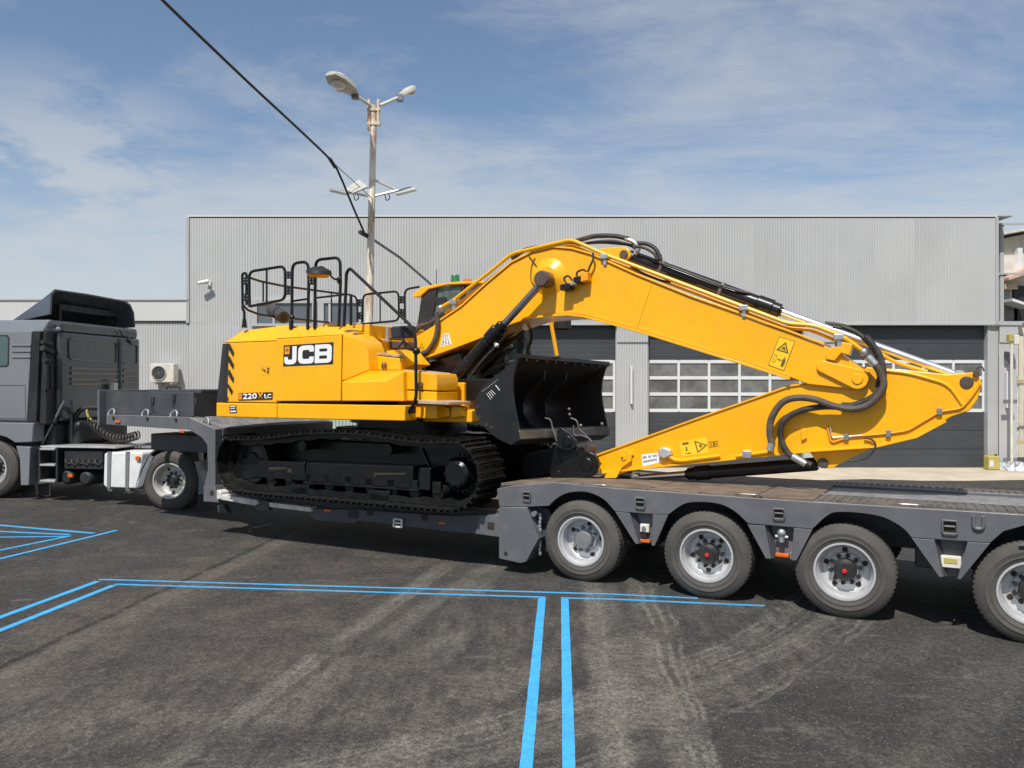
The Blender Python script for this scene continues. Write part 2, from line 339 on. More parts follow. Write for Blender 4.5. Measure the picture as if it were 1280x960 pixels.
# ------------------------------------------------------------------ ground
def gz(x, y):
    f = min(1, max(0, (17.5-y)/2.5))
    return (.036*max(0, min(-x-6, 6)) - .018*max(0, min(x-1, 8)))*f
def asphalt():
    m = bpy.data.materials.new('asphalt'); m.use_nodes = True; t = NT(m.node_tree); b = m.node_tree.nodes['Principled BSDF']
    P = t.n('ShaderNodeTexCoord').outputs['Object']
    s = t.n('ShaderNodeSeparateXYZ'); t.L.new(P, s.inputs[0]); X, Y = s.outputs[0], s.outputs[1]
    big = t.noise(P, .35, 6, .6, .3); mid = t.noise(P, 1.6, 8, .66, .4); fine = t.noise(P, 26, 5, .7); grit = t.noise(P, 130, 3, .6)
    col = t.mix(t.ramp(big, .35, .68), (.033, .0317, .031), (.052, .048, .044))
    col = t.mix(t.m('MULTIPLY', t.m('MULTIPLY', t.ramp(mid, .48, .66), t.ramp(fine, .36, .6)), .55), col, (.105, .092, .075))
    wob = t.m('MULTIPLY', t.m('SUBTRACT', t.noise(P, .9, 4, .6), .5), .5)
    wob2 = t.m('MULTIPLY', t.m('SUBTRACT', t.noise(P, 9, 4, .6), .5), .10)
    brk = t.ramp(t.noise(t.mapping(P, (7, 1.6, 1)), 1.2, 8, .7), .36, .66)
    scr = t.ramp(t.noise(P, 34, 5, .75), .36, .60, .25, 1)
    def band(a, bb, w, soft, wb=1., ext=.6):
        dx, dy = bb[0]-a[0], bb[1]-a[1]; L = math.hypot(dx, dy); dx /= L; dy /= L
        px, py = t.m('SUBTRACT', X, a[0]), t.m('SUBTRACT', Y, a[1])
        d = t.m('SUBTRACT', t.m('MULTIPLY', px, dy), t.m('MULTIPLY', py, dx))
        d = t.m('ABSOLUTE', t.m('ADD', d, t.m('ADD', t.m('MULTIPLY', wob, wb), t.m('MULTIPLY', wob2, .5))))
        al = t.m('ADD', t.m('MULTIPLY', px, dx), t.m('MULTIPLY', py, dy))
        e = t.m('MULTIPLY', t.ramp(al, -ext, ext*.3), t.ramp(al, L-ext*.3, L+ext, 1, 0))
        return t.m('MULTIPLY', t.ramp(d, w, w+soft, 1, 0), e), al
    def arc(c, r, w, soft):
        px, py = t.m('SUBTRACT', X, c[0]), t.m('SUBTRACT', Y, c[1])
        d = t.m('SUBTRACT', t.m('SQRT', t.m('ADD', t.m('MULTIPLY', px, px), t.m('MULTIPLY', py, py))), r)
        return t.ramp(t.m('ABSOLUTE', t.m('ADD', d, t.m('MULTIPLY', wob, .5))), w, w+soft, 1, 0)
    def lay_(mask, colr, amt, *by):
        nonlocal col
        for q in by: mask = t.m('MULTIPLY', mask, q)
        col = t.mix(t.m('MULTIPLY', mask, amt), col, colr)
    brown, pale, tanc = (.100, .084, .066), (.185, .172, .148), (.13, .114, .092)
    # broad brown dust left of the middle, and along the seam
    lay_(band((-4.05, 5.4), (-3.2, 12.2), .28, .5)[0], brown, .55, t.ramp(mid, .3, .6))
    lay_(band((-3.0, 4.8), (-1.2, 10.2), .55, .9)[0], brown, .40, t.ramp(mid, .32, .62))
    lay_(band((-4.3, 4.6), (.5, 7.2), .30, .6, 1.6)[0], tanc, .45, brk)
    # pale tyre tracks crossing the lines
    for a, bb, w, amt in (((.58, 4.2), (.86, 8.7), .05, .8), ((.80, 5.4), (1.02, 8.5), .03, .35), ((1.0, 3.9), (1.38, 8.7), .09, .45), ((-1.95, 4.6), (-.86, 9.4), .04, .55), ((-1.6, 5.), (-.35, 9.4), .06, .45), ((-.6, 6.6), (-.2, 9.8), .10, .4)):
        lay_(band(a, bb, w, .10, .5)[0], pale, amt, scr, t.ramp(t.noise(P, 1.1, 4, .6), .32, .52))
    lay_(arc((-3.9, 12.4), 7.6, .10, .3), tanc, .65, brk, scr); lay_(arc((-3.6, 12.8), 8.6, .14, .3), tanc, .6, scr, brk)
    lay_(arc((-5.2, 13.2), 9.6, .05, .16), pale, .65, scr, brk); lay_(arc((-5.2, 13.2), 9.95, .03, .10), pale, .4, scr); lay_(arc((-1.5, 14.5), 9.3, .06, .2), tanc, .45, scr, brk); lay_(arc((9.5, 9.2), 8.7, .03, .10), pale, .3, scr, brk)
    lay_(arc((7.5, 1.2), 6.1, .10, .25), tanc, .3, scr)
    # fine parallel rib marks inside the tracks
    for a, bb, amt in (((1.02, 4.), (1.36, 8.4), .75), ((1.09, 4.), (1.45, 8.2), .7), ((1.17, 4.4), (1.50, 7.6), .6), ((.62, 4.2), (.90, 8.5), .6), ((-1.98, 4.6), (-.90, 9.2), .6), ((-1.88, 4.6), (-.78, 9.2), .5)):
        lay_(band(a, bb, .009, .022, .35)[0], pale, amt, scr, t.ramp(t.noise(P, 1.9, 5, .6), .38, .55))
    for r_, amt in ((9.52, .6), (9.60, .5), (9.72, .6), (9.80, .45), (10.25, .55), (10.33, .5)): lay_(arc((-5.2, 13.2), r_, .008, .022), pale, amt, scr, t.ramp(t.noise(P, 1.3, 5, .6), .40, .58))
    for r_, amt in ((8.42, .5), (8.5, .5), (8.62, .4)): lay_(arc((-3.6, 12.8), r_, .008, .022), pale, amt, scr, t.ramp(t.noise(P, 1.1, 5, .6), .42, .6))
    # one dusty track that keeps the tread pattern
    for a, bb in (((-.95, 4.1), (.0, 6.0)), ((.75, 4.0), (1.05, 6.6))):
        k, al = band(a, bb, .16, .10, .3)
        wv = t.ramp(t.m('SINE', t.m('MULTIPLY', t.m('ADD', al, wob2), 75.)), -.2, .5)
        lay_(k, (.20, .18, .145), .4, t.m('ADD', t.m('MULTIPLY', wv, .45), .55), t.ramp(t.noise(P, 2.2, 5, .6), .36, .58))
    # scattered pale scuffs
    sc1 = t.ramp(t.noise(t.mapping(P, (1.1, 4.5, 1), (3, 1, 0), (0, 0, R(-12))), 1.3, 5, .6), .60, .68)
    lay_(sc1, (.135, .122, .10), .55, scr)
    # dark tar seam and hair cracks
    lay_(band((-3.98, 5.8), (-3.3, 11.6), .02, .04, .2)[0], (.016, .015, .013), .75, t.ramp(t.noise(P, 3.5, 5, .7), .36, .52))
    lay_(band((-3.80, 5.8), (-3.12, 11.6), .05, .12, .3)[0], tanc, .6, scr)
    vo = t.n('ShaderNodeTexVoronoi', feature='DISTANCE_TO_EDGE', i={'Scale': .42, 'Randomness': 1.}); wp = t.n('ShaderNodeVectorMath', operation='ADD')
    ns = t.n('ShaderNodeTexNoise', i={'Scale': 1.4, 'Detail': 6}); t.L.new(P, ns.inputs['Vector']); t.L.new(P, wp.inputs[0]); t.L.new(ns.outputs['Color'], wp.inputs[1]); t.L.new(wp.outputs[0], vo.inputs['Vector'])
    lay_(t.ramp(vo.outputs['Distance'], .0, .006, 1, 0), (.15, .145, .13), .55, t.ramp(t.noise(P, .5, 3), .5, .6))
    # aggregate: every stone its own tone
    vc = t.n('ShaderNodeTexVoronoi', i={'Scale': 88., 'Randomness': 1.}); t.L.new(P, vc.inputs['Vector']); cs = t.n('ShaderNodeSeparateColor'); t.L.new(vc.outputs['Color'], cs.inputs[0])
    vc2 = t.n('ShaderNodeTexVoronoi', i={'Scale': 21., 'Randomness': 1.}); t.L.new(P, vc2.inputs['Vector']); cs2 = t.n('ShaderNodeSeparateColor'); t.L.new(vc2.outputs['Color'], cs2.inputs[0])
    k1 = t.ramp(cs.outputs[0], .0, 1., .66, 1.36); k2 = t.ramp(cs2.outputs[1], .0, 1., .86, 1.15)
    kk = t.m('MULTIPLY', k1, k2); cmb = t.n('ShaderNodeCombineColor', i={0: kk, 1: kk, 2: kk}); col = t.mix(1.0, col, cmb.outputs[0], 'MULTIPLY')
    col = t.mix(t.ramp(cs.outputs[1], .955, .98, 0, .5), col, (.20, .185, .16))
    col = t.mix(t.ramp(fine, .58, .76, 0, .28), col, (.115, .105, .09)); col = t.mix(t.ramp(grit, .60, .72, 0, .4), col, (.16, .15, .135)); col = t.mix(t.ramp(grit, .40, .28, 0, .5), col, (.018, .018, .018))
    vs = t.n('ShaderNodeTexVoronoi', i={'Scale': 5.5, 'Randomness': 1.}); t.L.new(P, vs.inputs['Vector'])
    col = t.mix(t.ramp(vs.outputs['Distance'], .02, .045, .55, 0), col, (.30, .28, .24))
    t.L.new(col, b.inputs['Base Color']); t.put(b.inputs['Roughness'], t.ramp(mid, .3, .7, .78, .92)); b.inputs['Specular IOR Level'].default_value = .35
    h = t.m('ADD', t.m('MULTIPLY', t.m('ADD', grit, t.m('MULTIPLY', cs.outputs[0], .5)), .8), t.m('ADD', t.m('MULTIPLY', fine, .9), t.m('MULTIPLY', mid, 1.2)))
    bp = t.n('ShaderNodeBump', i={'Strength': .6, 'Distance': .012, 'Height': h}); t.L.new(bp.outputs[0], b.inputs['Normal'])
    return m
M['asphalt'] = asphalt()
M['concrete'] = mat('concrete_apron', (.50, .43, .33), .85, var=.14, vscale=1.2, dust=.4, dustcol=(.36, .29, .21), dscale=1.5, bump=.3, bscale=50)
xs = [-800, -200, -60, -30, -20]+[-16.5+.75*i for i in range(45)]+[20, 30, 60, 200, 800]
ys = [-400, -60, -15, -4]+[-1+.6*i for i in range(36)]+[24, 40, 100, 300, 900]
mb = MB(); mb.v = [(x, y, gz(x, y)) for y in ys for x in xs]; nx = len(xs)
mb.f = [(j*nx+i, j*nx+i+1, (j+1)*nx+i+1, (j+1)*nx+i) for j in range(len(ys)-1) for i in range(nx-1)]
tag(mb.build('ground', 'asphalt'), kind='structure')
WY = 20.4                                                     # the warehouse front
def W(px, py, Y=WY): return ((px-640)/990*Y, CH+(480-py)/990*Y)
mb = MB(); n = 40
fr_ = [( -16+ 42*i/n, 17.9+.22*math.sin(i*1.7)+.12*math.sin(i*4.1), .006) for i in range(n+1)]
mb.v = fr_+[(p[0], WY+.45, .006) for p in fr_]; mb.f = [(i, i+1, n+2+i, n+1+i) for i in range(n)]
tag(mb.build('concrete_apron', 'concrete'), kind='structure')

def paint(pts, label, w0, w1=None):
    """a painted line lying on the asphalt along ground points"""
    mb = MB(); w1 = w1 or w0; a, b = Vector(pts[0]), Vector(pts[1]); d = (b-a); L = d.length; d /= L; nn = Vector((-d.y, d.x)); N = max(2, int(L/.12))
    rnd = random.Random(len(label)*7); top = []; bot = []
    for i in range(N+1):
        p = a+d*(L*i/N); w = (w0+(w1-w0)*i/N)/2; j1, j2 = rnd.uniform(-.0014, .0014), rnd.uniform(-.0014, .0014); zz_ = gz(p.x, p.y)
        q, r_ = p+nn*(w+j1), p-nn*(w+j2); top.append((q.x, q.y, zz_+.004)); bot.append((r_.x, r_.y, zz_+.004))
    mb.v = top+bot+[(x, y, z-.0035) for x, y, z in top+bot]; k = N+1
    mb.f = [(k+i, k+i+1, i+1, i) for i in range(N)]+[(i, i+1, 2*k+i+1, 2*k+i) for i in range(N)]+[(3*k+i, 3*k+i+1, k+i+1, k+i) for i in range(N)]
    tag(mb.build('painted_line', 'tape'), label, 'painted line', 'bright blue lines on the asphalt')
def G(px, py): d = 990*CH/(py-480); return ((px-640)/990*d, d)
paint([G(655, 987), G(677.5, 748)], 'left of the two bright blue lines running towards the viewer at the bottom middle', .075)
paint([G(712, 987), G(706, 749)], 'right of the two bright blue lines running towards the viewer, beside the dusty tyre tracks', .075)
paint([G(124, 724.5), G(872, 746)], 'long thin blue line crossing the yard, the farther of the long pair', .036)
paint([G(143, 730.5), G(682, 746.8)], 'shorter blue line just in front of the long one, ending at the left upright line', .036)
paint([G(701, 747.6), G(956, 754)], 'short blue line running right from the right upright line under the trailer wheels', .036)
paint([G(-60, 794), G(122, 727)], 'slanting blue line at left leading up to the corner, the farther of its pair', .075)
paint([G(-60, 812), G(142, 732)], 'slanting blue line at left, the nearer of its pair, ending just short of the corner', .075)
paint([G(-40, 710), G(146, 663)], 'long slanting blue line at far left ending nearest the truck', .07)
paint([G(-40, 699), G(88, 671)], 'inner slanting blue line at far left, second from the truck end', .07)
paint([G(-40, 660), G(118, 667)], 'flat far blue line at left nearest the truck wheels', .07)
paint([G(-40, 668.5), G(88, 669.5)], 'second flat far blue line at left, just inside the farthest one', .06)
paint([G(-40, 677), G(88, 671.5)], 'innermost faint blue line of the narrow wedge at far left', .05)

# ------------------------------------------------------------------ warehouse
wh = thing('warehouse', 'long grey corrugated metal warehouse with dark sectional garage doors behind the trailer', 'warehouse', None, (2, WY, 0))
XL, XR, ZT, ZM = W(236, 0)[0], W(1245, 0)[0], W(0, 269)[1], W(0, 404)[1]
def sheet(x0, x1, z0, z1, ribs=12, depth=.011):
    """one profiled cladding sheet standing on the plane y=0 of its own object"""
    mb = MB(); w = (x1-x0); prof = []
    for k in range(ribs):
        for a, d in ((.0, 0), (.32, 0), (.5, 1), (.82, 1)): prof.append((w*(k+a)/ribs, -depth*d))
    prof.append((w, 0)); n = len(prof)
    mb.v = [(x, y, 0) for x, y in prof]+[(x, y, z1-z0) for x, y in prof]
    mb.f = [(i, i+1, n+i+1, n+i) for i in range(n-1)]
    return mb
def clad_row(par, X0, X1, z0, z1, w, m='clad', y=WY, cache={}):
    n = max(1, round((X1-X0)/w)); ww = (X1-X0)/n; proto = None
    for i in range(n):
        jit = (i % 3-1)*.0012
        loc = (X0+ww*i-OFF[par.name][0], y+jit-OFF[par.name][1], z0)
        if proto is None: proto = sheet(0, ww, 0, z1-z0, max(3, round(ww/.069))).build('cladding_sheet', m, par, loc=loc, local=True, ang=20)
        else: share(proto, par, loc)
clad_row(wh, XL, XR, ZM, ZT-.075, 1.04)
D = [(W(576, 0)[0], W(770, 0)[0]), (W(811, 0)[0], W(1005, 0)[0]), (W(1045, 0)[0], W(1236, 0)[0])]
clad_row(wh, XL, W(300, 0)[0], 0, ZM-.002, 1.04, y=WY+.002)
clad_row(wh, W(300, 0)[0], W(458, 0)[0], 0, ZM-.002, 1.04, y=WY+.002); clad_row(wh, W(458, 0)[0], D[0][0], 0, ZM-.002, 1.04, y=WY+.002)
for a, b in ((D[0][1], D[1][0]), (D[1][1], D[2][0])):
    clad_row(wh, a+.02, b-.02, 0, W(0, 428)[1], .42, y=WY+.03)
    clad_row(wh, a+.02, b-.02, W(0, 428)[1]+.004, ZM, .42, y=WY+.0)
clad_row(wh, D[2][1]+.28, W(1272, 0)[0], 0, W(0, 428)[1], .38, y=WY+.03); clad_row(wh, D[2][1]+.28, W(1272, 0)[0], W(0, 428)[1]+.004, ZM-.02, .38)
mb = MB(); mb.box((XL+.06, WY+.42, 0), (XR-.06, WY+14, ZT-.25)); mb.build('wall', 'clad', wh)                      # the building behind its skin
mb = MB(); mb.box((XL-.02, WY-.022, ZT-.045), (XR+.02, WY+14, ZT)); mb.build('roof_edge', 'cladlight', wh)
MB().box((XR+.02, WY-.04, ZT-.035), (XR+.42, WY+.6, ZT-.01)).build('roof_overhang', 'trim', wh)
mb = MB(); mb.prism([(XL+.0, ZT-.095), (XR, ZT-.095), (XR, ZT-.05), (XL, ZT-.05)], WY+.014, WY+.06); mb.build('eaves_gap', 'plastic', wh)
mb = MB(); mb.box((XL-.06, WY-.04, ZM+.0), (XL+.02, WY+14, ZT-.04)); mb.build('corner_trim', 'trim', wh, .01); MB().box((XR-.03, WY-.045, ZM-.03), (XR+.05, WY+.5, ZT-.048)).build('corner_trim', 'trim', wh, .01)
mb = MB(); mb.box((D[0][0]-.1, WY-.035, ZM-.055), (W(1272, 0)[0]+.1, WY+.06, ZM+.0)); mb.build('drip_flashing', 'trim', wh, .006)
for a, b in D:
    MB().box((a-.06, WY+.05, 0), (a, WY+.45, ZM-.06)).build('door_jamb', 'trim', wh); MB().box((b, WY+.05, 0), (b+.06, WY+.45, ZM-.06)).build('door_jamb', 'trim', wh)
MB().box((D[2][1]+.06, WY+.06, 0), (D[2][1]+.28, WY+.30, ZM-.06)).build('end_jamb', 'trim', wh)
def garage(x0, x1, ncol, zt, zb, dark='dark'):
    y = WY+.20; root = MB()
    root.box((x0, y+.08, 0), (x1, y+.12, ZM)); d = root.build('garage_door', 'plastic', wh)
    H = [(zt, zt+(ZM-.06-zt)/2-.004), (zt+(ZM-.06-zt)/2+.004, ZM-.06)]+[(zb*i/3+.006*(i > 0)+.01*(i == 0), zb*(i+1)/3-.002) for i in range(3)]
    for a, b in H:
        p = MB().box((x0+.01, y, a), (x1-.01, y+.05, b))
        for k in range(1, 4): z = a+(b-a)*k/4; p.box((x0+.012, y-.0025, z-.05), (x1-.012, y+.01, z+.05))
        p.build('door_panel', dark, d, .006)
    fb = MB(); rows = 3; hw = (x1-x0); hh = (zt-zb); f = .032
    for i in range(ncol+1): cx = x0+.02+(hw-.04)*i/ncol; fb.box((cx-f, y-.004, zb+.002), (cx+f, y+.055, zt-.002))
    for j in range(rows+1):
        cz = zb+.035+(hh-.07)*j/rows
        for i in range(ncol):
            xa = x0+.02+(hw-.04)*i/ncol+f; xb = x0+.02+(hw-.04)*(i+1)/ncol-f
            fb.box((xa, y-.001, cz-.042), (xb, y+.053, cz+.042))
    fb.build('window_frame', 'frame', d)
    proto = None; pw = (hw-.04)/ncol-2*f; ph = (hh-.07)/rows-.084
    for i in range(ncol):
        for j in range(rows):
            loc = (x0+.02+(hw-.04)*i/ncol+f-OFF['warehouse'][0], y+.022-OFF['warehouse'][1], zb+.035+(hh-.07)*j/rows+.042)
            if proto is None: proto = MB().box((0, 0, 0), (pw, .02, ph)).build('pane', 'pane', d, loc=loc, local=True)
            else: share(proto, d, loc)
for a, b in D: garage(a, b, 5, W(0, 450)[1], W(0, 515)[1])
# side windows behind the excavator's rails
for x0, x1 in ((315, 396), (398, 452)):
    a, z1_ = W(x0, 375); b, z0_ = W(x1, 408)
    if True:
        fb = MB(); y = WY-.10
        fb.box((a, y, z0_), (b, y+.16, z0_+.07)); fb.box((a, y, z1_-.09), (b, y+.16, z1_)); fb.box((a, y, z0_+.07), (a+.16, y+.16, z1_-.09)); fb.box((b-.10, y, z0_+.07), (b, y+.16, z1_-.09)); fb.box(((a+b)/2-.03-.25, y+.01, z0_+.07), ((a+b)/2+.03-.25, y+.15, z1_-.09))
        o = fb.build('window', 'trim', wh); MB().box((a+.16, y+.05, z0_+.07), (b-.1, y+.08, z1_-.09)).build('pane', 'wglass', o)
a, b = W(408, 0)[0], W(446, 0)[0]
g = MB().box((a, WY-.02, .1), (b, WY+.01, W(0, 520)[1]))
for k in range(9): x = a+(b-a)*(k+.5)/9; g.box((x-.025, WY-.045, .11), (x+.025, WY-.021, W(0, 520)[1]-.01))
g.build('side_gate', 'palegreen', wh)
g = MB().box((b+.02, WY-.08, 0), (b+.28, WY-.01, W(0, 527)[1])); g.build('gate_post', 'frame', wh, .01)

an = thing('annex_building', 'low pale annex with a smooth parapet band left of the tall warehouse', 'building', None, (-16, WY, 0))
AX0, AX1, AZ, AM = -24, XL-.005, W(0, 373.5)[1], W(0, 401)[1]
clad_row(an, AX0, AX1, 0, AM-.03, 1.04, y=WY+.02)
nP = 6
for i in range(nP):
    w = (AX1-AX0)/nP; MB().box((AX0+w*i+.003, WY-.03, AM+.0), (AX0+w*(i+1)-.003, WY+.1, AZ-.05)).build('parapet_panel', 'cladlight', an)
MB().box((AX0, WY+.12, 0), (AX1-.01, WY+12, AZ-.2)).build('wall', 'clad', an)
MB().box((AX0, WY-.06, AZ-.05), (AX1, WY+.2, AZ)).build('coping', 'trim', an, .008)
MB().box((AX0, WY-.02, AM-.035), (AX1, WY+.0, AM-.004)).build('drip_flashing', 'plastic', an)

# air conditioner, camera, wall light, jerrycan
ax, az = W(189, 478, WY-.3); bx_, bz = W(218.5, 454.5, WY-.3)
ac = thing('air_conditioner', 'small white air conditioner unit on the warehouse wall above the trailer gooseneck', 'air conditioner', None, (ax, WY-.1, az))
MB().box((ax, WY-.36, az), (bx_, WY-.06, bz)).build('casing', 'pale', ac, .02)
cx, cz = ax+(bx_-ax)*.37, (az+bz)/2+.0
MB().lathe([(.17, 0), (.185, .0), (.185, .03), (.17, .03)], (cx, WY-.385, cz), (0, 1, 0), 24, False).build('fan_ring', 'trim', ac)
f = MB()
for k in range(4): f.lathe([(.155-.04*k, 0), (.161-.04*k, 0), (.161-.04*k, .006), (.155-.04*k, .006)], (cx, WY-.378, cz), (0, 1, 0), 20, False)
for k in range(4): a = math.pi*k/4; f.box((cx-.005, 0, 0), (cx+.005, 0, 0)) if False else f.cyl((cx-.16*math.cos(a), WY-.372, cz-.16*math.sin(a)), (cx+.16*math.cos(a), WY-.372, cz+.16*math.sin(a)), .004, n=6)
f.build('fan_grille', 'hubgrey', ac)
MB().cyl((cx, WY-.366, cz), (cx, WY-.362, cz), .165, n=24).build('fan_recess', 'plastic', ac)
b_ = MB()
for x in (ax+.08, bx_-.1): b_.box((x, WY-.34, az-.05), (x+.04, WY-.0, az-.005)); b_.box((x, WY-.03, az-.22), (x+.04, WY-.0, az-.05))
b_.build('bracket', 'trim', ac)
cx, cz = W(262, 354)
sc_ = thing('security_camera', 'white bullet security camera high on the grey wall above the air conditioner', 'security camera', None, (cx, WY, cz))
MB().box((cx-.05, WY-.06, cz-.09), (cx+.05, WY-.023, cz+.05)).build('base', 'frame', sc_, .01)
MB().tube(fillet([(cx, WY-.05, cz-.03), (cx-.0, WY-.15, cz-.05), (cx-.04, WY-.18, cz)], .04), .02).build('arm', 'frame', sc_)
h = MB(); h.cyl((cx+.06, WY-.19, cz+.03), (cx-.2, WY-.24, cz-.03), .05, n=16); hd = h.build('housing', 'frame', sc_, .01)
MB().cyl((cx-.2, WY-.24, cz-.03), (cx-.206, WY-.2412, cz-.0314), .037, n=16).build('lens', 'plastic', hd)
lx, lz = W(789, 505); _, lz1 = W(789, 458)
wl = thing('wall_light', 'slim white strip light fixed upright on the grey pillar between garage doors', 'wall light', None, (lx, WY, lz))
MB().box((lx-.035, WY-.03, lz+.02), (lx+.035, WY+.01, lz1-.02)).build('bracket', 'trim', wl)
MB().box((lx-.028, WY-.075, lz), (lx+.028, WY-.032, lz1)).build('diffuser', 'frame', wl, .01)
jx0, jz = W(1228, 587, WY-.15); jx1, jz1 = W(1242.5, 570, WY-.15)
jc = thing('jerrycan', 'yellow plastic jerrycan on the concrete beside the right garage door', 'jerrycan', None, ((jx0+jx1)/2, WY-.25, 0.006))
MB().box((jx0, WY-.42, .008), (jx1, WY-.18, .36)).build('body', 'olive', jc, .03)
MB().tube(fillet([(jx0+.08, WY-.3, .35), (jx0+.08, WY-.3, .41), (jx1-.09, WY-.3, .41), (jx1-.06, WY-.3, .35)], .02), .013).build('handle', 'olive', jc)
MB().cyl((jx1-.05, WY-.3, .355), (jx1-.05, WY-.3, .40), .03, n=12).build('cap', 'plastic', jc)
MB().box((jx0-.001+.02, WY-.424, .1), (jx0+.12, WY-.4205, .25)).build('paper_label', 'frame', jc)

# old building, steel post, pipes at the right edge
ob = thing('old_building', 'shabby cream plaster building with broken openings at the right edge of the yard', 'building', None, (15, 24, 0))
Y2 = 23.5
def W2(px, py): return W(px, py, Y2)
X0 = W2(1256, 0)[0]
def wb(px0, py0, px1, py1, name, m, y0=0., y1=.3, bev=0):
    a, z1_ = W2(px0, py0); b, z0_ = W2(px1, py1); return MB().box((a, Y2+y0, max(z0_, 0)), (b, Y2+y1, z1_)).build(name, m, ob, bev)
X9 = X0+9
mb = MB(); mb.prism([(X0, 0), (X9, 0), (X9, W2(0, 282)[1]), (X0+.8, W2(0, 290)[1]), (X0, W2(0, 297)[1])], Y2+.3, Y2+8); mb.build('wall', 'cream', ob)
mb = MB(); mb.ribbon([(X0-.25, W2(0, 295)[1]), (X0+1.3, W2(0, 283)[1]), (X9, W2(0, 252)[1])], .07, Y2-.1, Y2+8.5); mb.build('roof', 'whiterail', ob)
wb(1256, 318, 1275, 342, 'wall_panel', 'pale', .1, .32); wb(1275, 309, 1281, 342, 'shutter', 'frame', .1, .34)
wb(1256, 361, 1268, 376, 'window', 'hubgrey', .2, .31); wb(1256, 379, 1277, 400, 'window', 'hubgrey', .2, .31); wb(1273, 356, 1290, 402, 'opening', 'plastic', .2, .31)
mb = MB(); a = W2(1255, 378); b = W2(1279, 386); mb.prism([(a[0], a[1]), (b[0], b[1]), (b[0], b[1]+.08), (a[0], a[1]+.08)], Y2-.4, Y2+.3); mb.build('canopy', 'frame', ob)
mb = MB(); a = W2(1256, 352); b = W2(1290, 341); mb.prism([(a[0], a[1]), (b[0], b[1]), (b[0], b[1]+.28), (a[0], a[1]+.12)], Y2-.2, Y2+.3); mb.build('tarpaulin', 'pink', ob, .03)
wb(1256, 355, 1272, 361, 'beam', 'wood', .0, .32)
for i, (x, y0, y1) in enumerate(((1268, 402, 470), (1276, 420, 585), (1272, 470, 585))): wb(x, y0, x+6, y1, 'wall_strip', 'cream' if i % 2 else 'whiterail', .05+.03*i, .32)
for (px0, py0, px1, py1) in ((1274, 420, 1300, 432), (1272, 458, 1300, 466), (1276, 500, 1300, 540)): wb(px0, py0, px1, py1, 'opening', 'plastic', .22, .31)
sp = thing('steel_post', 'grey square steel post with rails standing between warehouse and old building', 'post', None, (W(1252, 0, 20.9)[0], 20.9, 0))
xa, xb = W(1250.5, 0, 20.9)[0], W(1255, 0, 20.9)[0]
MB().box((xa, 20.9, 0), (xb, 21., W(0, 280, 20.9)[1])).build('upright', 'trim', sp, .005)
for py in (280, 342, 402.5):
    z = W(0, py, 20.9)[1]; MB().box((xa-.25, 20.87, z-.03), (xb+2.5, 20.899, z+.02)).build('rail', 'trim', sp)
pp = thing('drain_pipe', 'slim pale upright pipe with boxed top beside the ribbed pillar at right', 'pipe', None, (W(1264.5, 0, 20.1)[0], 20.1, 0))
x = W(1264.5, 0, 20.1)[0]; zt = W(0, 424, 20.1)[1]
MB().cyl((x, 20.1, .01), (x, 20.1, zt), .035, n=12).build('pipe', 'pale', pp)
MB().box((x-.1, 20.03, zt-.06), (x+.02, 20.16, zt+.12)).build('box', 'olive', pp, .01); MB().box((x+.03, 20.02, zt-.14), (x+.16, 20.14, zt+.1)).build('box', 'pale', pp, .02)
for py in (502, 575): z = W(0, py, 20.1)[1]; MB().box((x-.17, 20.14, z-.05), (x+.17, 20.17, z+.05)).build('clip', 'hubgrey', pp)
for py, lab in ((477, 'upper wooden batten sticking out beside the pale pipe at right'), (552, 'lower wooden batten sticking out beside the pale pipe at right')):
    a, z = W(1266, py, 20.6); tag(MB().box((a, 20.5, z-.05), (a+.9, 20.58, z+.05)).build('wooden_batten', 'wood', None, .006), lab, 'batten', 'wooden battens at the right edge')
lp = thing('post_light', 'pale strip light fixed upright on the ribbed pillar beside the pale pipe', 'wall light', None, (W(1258.5, 0)[0], WY, 0))
x, z = W(1258.5, 510); MB().box((x-.04, WY-.07, z), (x+.03, WY+.0, W(0, 464)[1])).build('diffuser', 'frame', lp, .01); MB().box((x-.06, WY-.04, W(0, 455)[1]), (x+.05, WY+.0, W(0, 440)[1])).build('fitting', 'hubgrey', lp)
mb = MB(); rnd = random.Random(3)
gx0, gx1 = W(1257, 0, 19.9)[0], W(1285, 0, 19.9)[0]; nn = 22
mb.v = [(gx0+(gx1-gx0)*i/nn+rnd.uniform(-.02, .02), 19.75+.6*j/8, .01+(.0 if j in (0,) or i in (0, nn) else rnd.uniform(.02, .24)*math.sin(math.pi*i/nn)**.5)) for j in range(9) for i in range(nn+1)]
mb.f = [(j*(nn+1)+i, j*(nn+1)+i+1, (j+1)*(nn+1)+i+1, (j+1)*(nn+1)+i) for j in range(8) for i in range(nn)]
tag(mb.build('plastic_sheet', 'plasticsheet'), 'crumpled clear plastic sheet on the ground at the foot of the pale pipe', 'plastic sheet')

